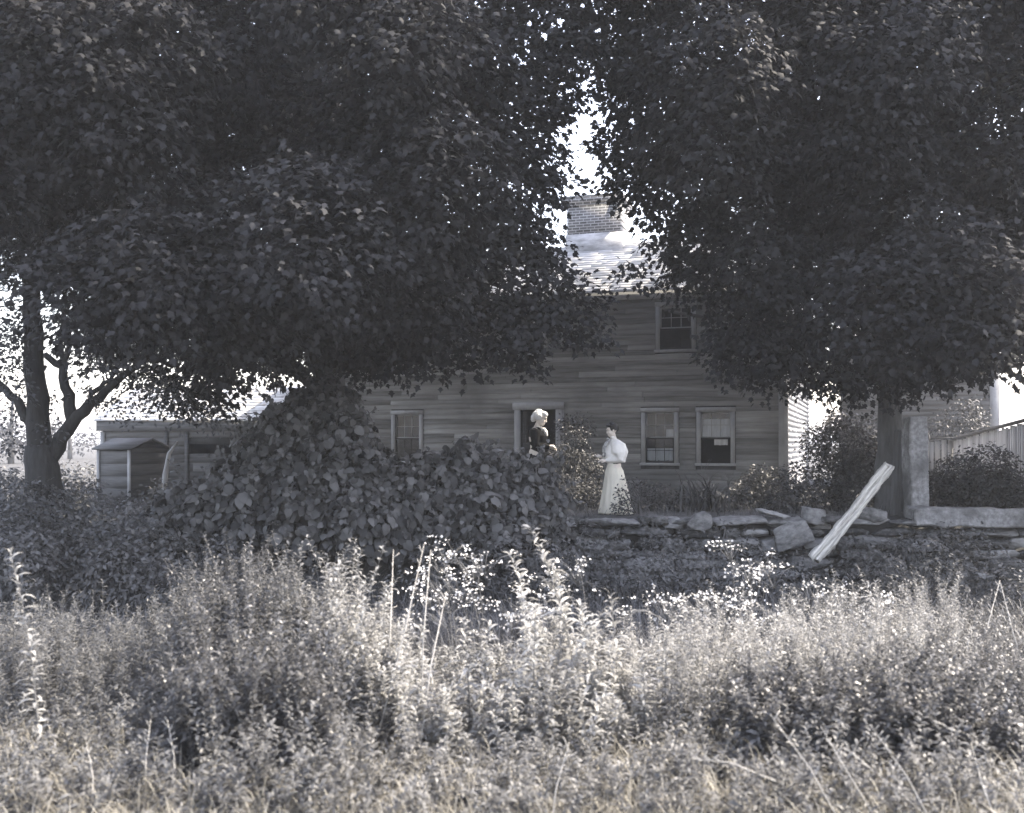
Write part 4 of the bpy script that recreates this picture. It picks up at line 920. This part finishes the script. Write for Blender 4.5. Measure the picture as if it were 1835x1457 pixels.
# ------------------------------------------------------------------ people
def solid(parts, voxel, name, mat, parent, smooth_it=2):
    """union of closed solids by voxel remesh: one continuous skin"""
    mb = MB()
    for V, fs in parts: mb.add(V, fs)
    o = mb.build(name, mat, parent, smooth=True)
    md = o.modifiers.new('r', 'REMESH'); md.mode = 'VOXEL'; md.voxel_size = voxel; md.use_smooth_shade = True
    sm = o.modifiers.new('s', 'SMOOTH'); sm.factor = .5; sm.iterations = smooth_it
    dg = bpy.context.evaluated_depsgraph_get(); me = bpy.data.meshes.new_from_object(o.evaluated_get(dg)); 
    o.modifiers.clear(); o.data = me
    if not me.materials: me.materials.append(mat)
    for p_ in me.polygons: p_.use_smooth = True
    return o
def cap(P, rad, k=10):
    """closed tapered tube with rounded ends"""
    P = [Vector(p) for p in P]; a = (P[0]-P[1]).normalized(); b = (P[-1]-P[-2]).normalized()
    PP = [P[0]+a*rad[0]*.9, P[0]+a*rad[0]*.55]+P+[P[-1]+b*rad[-1]*.55, P[-1]+b*rad[-1]*.9]; rr = [rad[0]*.35, rad[0]*.82]+list(rad)+[rad[-1]*.82, rad[-1]*.35]
    mb = MB(); mb.tube(PP, rr, k); return np.concatenate(mb.V), mb.Fq
def ell(c, r, rot=None, nu=16, nv=10):
    V = []; fs = []
    for i in range(nv+1):
        th = math.pi*i/nv
        for j in range(nu):
            ph = 2*math.pi*j/nu; v = Vector((math.sin(th)*math.cos(ph)*r[0], math.sin(th)*math.sin(ph)*r[1], math.cos(th)*r[2]))
            if rot is not None: v = rot @ v
            V.append(list(Vector(c)+v))
    for i in range(nv):
        for j in range(nu): fs.append((i*nu+j, (i+1)*nu+j, (i+1)*nu+(j+1)%nu, i*nu+(j+1)%nu))
    return np.array(V), fs
def loft(rings, k=36, fold=0, nf=9, cap_=True, seed=0):
    """rings: (z, cx, cy, rx, ry); fold grows downwards"""
    V = []; n_ = len(rings); gg = random.Random(seed); ph = [gg.uniform(0,6.28) for _ in range(4)]
    for i, (z,cx_,cy_,rx,ry) in enumerate(rings):
        fz = fold*(i/(n_-1))
        for j in range(k):
            a0 = 2*math.pi*j/k; q = 1+fz*(.6*math.sin(nf*a0+ph[0])+.3*math.sin((nf*2-3)*a0+ph[1])+.25*math.sin((nf-4)*a0+ph[2]))
            V.append((cx_+math.cos(a0)*rx*q, cy_+math.sin(a0)*ry*q, z))
    fs = [(i*k+j, i*k+(j+1)%k, (i+1)*k+(j+1)%k, (i+1)*k+j) for i in range(n_-1) for j in range(k)]
    if cap_: fs += [tuple(reversed(range(k))), tuple(range((n_-1)*k, n_*k))]
    return np.array(V), fs
def head_parts(h, pitch, s=1.0):
    """head facing +x centred at h; chin, nose, brow, ears, lips, eye sockets left by brow and cheek"""
    Rm = Matrix.Rotation(pitch, 3, 'Y'); q = lambda x,y,z: tuple(Vector(h)+Rm @ Vector((x*s,y*s,z*s)))
    e = lambda x,y,z,a,b,c: ell(q(x,y,z), (a*s,b*s,c*s), Rm)
    P_ = [e(-.012,0,.028,.098,.078,.088), e(.022,0,-.035,.070,.062,.078), e(.058,0,-.092,.030,.030,.022), e(.078,0,.035,.020,.050,.020), e(.055,.036,-.030,.036,.026,.030), e(.055,-.036,-.030,.036,.026,.030),
          e(.092,0,-.012,.016,.011,.032), e(.106,0,-.026,.014,.012,.012), e(.086,0,-.062,.014,.024,.009), e(.083,0,-.076,.013,.022,.009), e(-.012,.078,-.008,.020,.010,.032), e(-.012,-.078,-.008,.020,.010,.032)]
    return P_, q, Rm
def hand_parts(wrist, direction, palm_n, s=1.0, curl=.5):
    """palm, four unequal bent fingers and a thumb leaving the side of the palm"""
    d = Vector(direction).normalized(); n_ = Vector(palm_n); n_ = (n_-d*n_.dot(d)).normalized(); sd2 = d.cross(n_)
    w0 = Vector(wrist); out = []
    out.append(cap([w0, w0+d*.045*s, w0+d*.082*s], [.024*s,.033*s,.034*s])); 
    for i, ln in enumerate((.070,.080,.074,.058)):
        b0 = w0+d*.085*s+sd2*(.030-.020*i)*s; p1 = b0+d*ln*.42*s+n_*ln*.15*curl*s; p2 = p1+d*ln*.30*s+n_*ln*.30*curl*s; p3 = p2+d*ln*.18*s+n_*ln*.34*curl*s
        out.append(cap([b0,p1,p2,p3], [.0095*s,.0088*s,.008*s,.007*s], 7))
    b0 = w0+d*.03*s+sd2*.026*s; out.append(cap([b0, b0+sd2*.03*s+d*.022*s+n_*.008*s, b0+sd2*.042*s+d*.052*s+n_*.018*s], [.013*s,.011*s,.009*s], 7))
    return out
def part_mesh(V, fs, name, mat, parent):
    mb = MB(); mb.add(V, fs); return mb.build(name, mat, parent, smooth=True)

# young woman in white, facing the old woman (towards -X)
yw = empty('person', (at(1100,908,18.75).x, 18.75, YARD-.0), 'young woman in white blouse and long pale skirt, standing right of the rose bush', 'person', rz=R(180+6))
H0 = (.035, 0, 1.545)
P_, q, Rm = head_parts(H0, R(14))
P_ += [cap([(.0,0,1.30),(-.0,0,1.36),(.015,0,1.47)], [.060,.048,.046])]
P_ += [ell((-.01,0,1.20),(.105,.155,.17)), ell((0,0,1.02),(.095,.125,.14)), ell((-.02,0,.88),(.115,.155,.13)), cap([(0,.15,1.315),(0,0,1.335),(0,-.15,1.315)],[.05,.055,.05])]
Lsh, Lel, Lwr = (-.01,.17,1.30), (-.06,.22,1.03), (.17,.12,.985)        # +y is her left, the camera side
Rsh, Rel, Rwr = (-.01,-.17,1.30), (-.02,-.21,1.03), (.20,-.10,1.05)
for a_, b_, c_ in ((Lsh,Lel,Lwr),(Rsh,Rel,Rwr)):
    P_ += [cap([a_, Vector(a_).lerp(Vector(b_),.5), b_], [.048,.044,.038]), cap([b_, Vector(b_).lerp(Vector(c_),.4), c_], [.038,.036,.024])]
P_ += hand_parts(Lwr, (1,-.2,.05), (0,-.3,-1), .95, .7) + hand_parts(Rwr, (1,.25,.1), (0,.5,1), .95, .6)
for sy in (1,-1): P_ += [cap([(-.01,.09*sy,.86),(.0,.085*sy,.48),(-.01,.08*sy,.08)], [.085,.058,.038]), cap([(-.03,.08*sy,.04),(.06,.08*sy,.03),(.14,.085*sy,.02)], [.036,.034,.024])]
solid(P_, .0075, 'body', M['skin'], yw)
# hair: swept up with a knot
hp = [ell(q(-.030,0,.050), (.098,.090,.088), Rm), ell(q(-.085,0,.02),(.052,.060,.07),Rm), ell(q(.035,0,.098),(.055,.072,.036),Rm), ell(q(-.02,0,.128),(.045,.045,.034),Rm), ell(q(-.02,.062,.03),(.062,.026,.055),Rm), ell(q(-.02,-.062,.03),(.062,.026,.055),Rm)]
solid(hp, .008, 'hair', M['darkhair'], yw, 1)
for sy in (1,-1):
    part_mesh(*ell(q(.083,.030*sy,.008),(.008,.013,.006),Rm), 'eye', M['blackcloth'], yw); part_mesh(*ell(q(.085,.031*sy,.030),(.008,.019,.0045),Rm), 'eyebrow', M['darkhair'], yw)
part_mesh(*ell(q(.096,0,-.068),(.006,.018,.004),Rm), 'mouth', M['lace'], yw)
bl = [loft([(.90,-.0,0,.095,.125),(.93,.0,0,.115,.145),(1.0,.035,0,.150,.165),(1.1,.045,0,.165,.180),(1.22,.02,0,.140,.180),(1.31,-.0,0,.100,.165),(1.36,-.0,0,.062,.075),(1.40,.005,0,.055,.058)], fold=.0)]
for a_, b_, c_, sy in ((Lsh,Lel,Lwr,1),(Rsh,Rel,Rwr,-1)):
    a_, b_, c_ = map(Vector, (a_,b_,c_))
    bl.append(cap([a_+Vector((0,-.03*sy,.0)), a_.lerp(b_,.25)+Vector((-.02,.03*sy,0)), a_.lerp(b_,.6)+Vector((-.03,.03*sy,0)), b_+Vector((-.01,0,.0)), b_.lerp(c_,.35), b_.lerp(c_,.7), b_.lerp(c_,.92)], [.095,.140,.150,.118,.070,.044,.036], 14))
o = solid(bl, .011, 'blouse', M['blouse'], yw, 3)
for v in o.data.vertices: v.co += noise.noise_vector(Vector((v.co.x*9, v.co.y*9, v.co.z*14)))*.008
sk = loft([(.96,0,0,.105,.135),(.90,0,0,.118,.150),(.80,-.01,0,.165,.190),(.6,-.02,0,.205,.215),(.4,-.03,0,.245,.25),(.2,-.035,0,.285,.28),(.05,-.04,0,.315,.305),(.012,-.04,0,.315,.305)], k=72, fold=.07, nf=11, seed=4)
part_mesh(*sk, 'skirt', M['skirt'], yw)
part_mesh(*loft([(.925,0,0,.112,.142),(.945,0,0,.124,.154),(.968,0,0,.112,.142)], k=32), 'belt', M['blackcloth'], yw)
part_mesh(*loft([(1.385,.005,0,.058,.061),(1.40,.008,0,.060,.062),(1.435,.014,0,.054,.056)], k=24), 'collar', M['collar'], yw)
mb = MB()
for i in range(7):                                # swirls of dark lace hanging down the front of the blouse
    yy = -.05+.028*i; mb.tube([(.085,yy*.5,1.37),(.15,yy,1.31),(.185,yy*1.5,1.23),(.20,yy*1.2+.02,1.16),(.19,yy*1.4+.03,1.10),(.205,yy*1.5,1.05)], [.012,.013,.010,.008,.010,.006], 6)
mb.tube([(.10,-.07,1.375),(.115,0,1.385),(.10,.07,1.375)], [.012,.026,.012], 8)
mb.build('lace_tie', M['lace'], yw, smooth=True)

# old woman in black, facing right (+X)
ow = empty('person', (at(963,860,21.0).x, 21.0, YARD+.235), 'old white haired woman in a black dress, standing in the dark doorway', 'person', rz=R(-8))
ow.scale = (1.22, 1.3, 1.06)
H1 = (.045, 0, 1.485)
P_, q, Rm = head_parts(H1, R(16), 1.14)
P_ += [cap([(-.03,0,1.24),(-.02,0,1.30),(.02,0,1.40)], [.065,.050,.048]), ell((-.03,0,1.12),(.115,.16,.18)), ell((-.01,0,.95),(.115,.14,.15)), ell((-.02,0,.82),(.125,.16,.13)), cap([(-.03,.155,1.25),(-.04,0,1.27),(-.03,-.155,1.25)],[.05,.06,.05])]
arms = (((-.03,.175,1.235),(-.02,.22,.96),(.20,.10,.92)), ((-.03,-.175,1.235),(.0,-.22,.96),(.20,-.06,.95)))
for a_, b_, c_ in arms: P_ += [cap([a_, Vector(a_).lerp(Vector(b_),.5), b_], [.050,.046,.040]), cap([b_, Vector(b_).lerp(Vector(c_),.4), c_], [.040,.037,.026])]
P_ += hand_parts(arms[0][2], (1,-.4,-.1), (0,-.4,-1), .92, .9)+hand_parts(arms[1][2], (1,.4,-.1), (0,.4,-1), .92, .9)
for sy in (1,-1): P_ += [cap([(-.01,.09*sy,.80),(.0,.085*sy,.44),(-.01,.08*sy,.08)], [.085,.058,.038]), cap([(-.03,.08*sy,.04),(.06,.08*sy,.03),(.14,.085*sy,.02)], [.036,.034,.024])]
solid(P_, .0075, 'body', M['skin'], ow)
hp = [ell(q(-.035,0,.055), (.108,.100,.096), Rm), ell(q(-.09,0,-.01),(.055,.075,.085),Rm), ell(q(.03,0,.10),(.062,.082,.045),Rm), ell(q(-.05,0,.125),(.06,.06,.035),Rm), ell(q(-.025,.075,.02),(.066,.032,.07),Rm), ell(q(-.025,-.075,.02),(.066,.032,.07),Rm), ell(q(.06,.03,.085),(.04,.05,.035),Rm), ell(q(.06,-.03,.085),(.04,.05,.035),Rm)]
o = solid(hp, .008, 'hair', M['whitehair'], ow, 1)
for v in o.data.vertices: v.co += noise.noise_vector(v.co*26)*.012
for sy in (1,-1): part_mesh(*ell(q(.083,.030*sy,.008),(.008,.013,.006),Rm), 'eye', M['blackcloth'], ow)
part_mesh(*ell(q(.096,0,-.068),(.006,.018,.004),Rm), 'mouth', M['lace'], ow)
dr = [loft([(.02,-.04,0,.30,.29),(.3,-.03,0,.26,.26),(.6,-.02,0,.20,.21),(.84,0,0,.125,.155),(.92,.01,0,.125,.150),(1.02,.025,0,.150,.17),(1.14,.01,0,.155,.185),(1.23,-.02,0,.125,.175),(1.29,-.02,0,.07,.09),(1.32,-.015,0,.058,.062)], k=40)]
for a_, b_, c_ in arms:
    a_, b_, c_ = map(Vector,(a_,b_,c_)); dr.append(cap([a_, a_.lerp(b_,.4), b_, b_.lerp(c_,.5), b_.lerp(c_,.93)], [.075,.080,.066,.050,.038], 12))
o = solid(dr, .012, 'dress', M['blackcloth'], ow, 2)
cl = [cap([(.0,-.05,1.325),(.06,0,1.315),(.0,.05,1.325)],[.018,.026,.018],8), ell((.105,0,1.27),(.045,.05,.038)), ell((.145,0,1.215),(.035,.052,.042)), ell((.155,.01,1.17),(.024,.04,.03))]
o = solid(cl, .008, 'lace_jabot', M['collar'], ow, 1)
for v in o.data.vertices: v.co += noise.noise_vector(v.co*40)*.008

# ------------------------------------------------------------------ added veil to lift the blacks
mb = MB(); mb.box(-3300, 3300, -3300, 3300, -1.5, 17.5)
m = bpy.data.materials.new('black lift veil'); m.use_nodes = True; n = m.node_tree; n.nodes.clear()
pv = n.nodes.new('ShaderNodeVolumePrincipled'); pv.inputs['Color'].default_value = (.93,.96,1,1); pv.inputs['Density'].default_value = BLACK_LIFT; pv.inputs['Anisotropy'].default_value = 0.0  # thin volume added over the whole scene to lift the blacks
oo = n.nodes.new('ShaderNodeOutputMaterial'); n.links.new(pv.outputs[0], oo.inputs['Volume'])
tag(mb.build('black_lift_veil', m), kind='stuff')
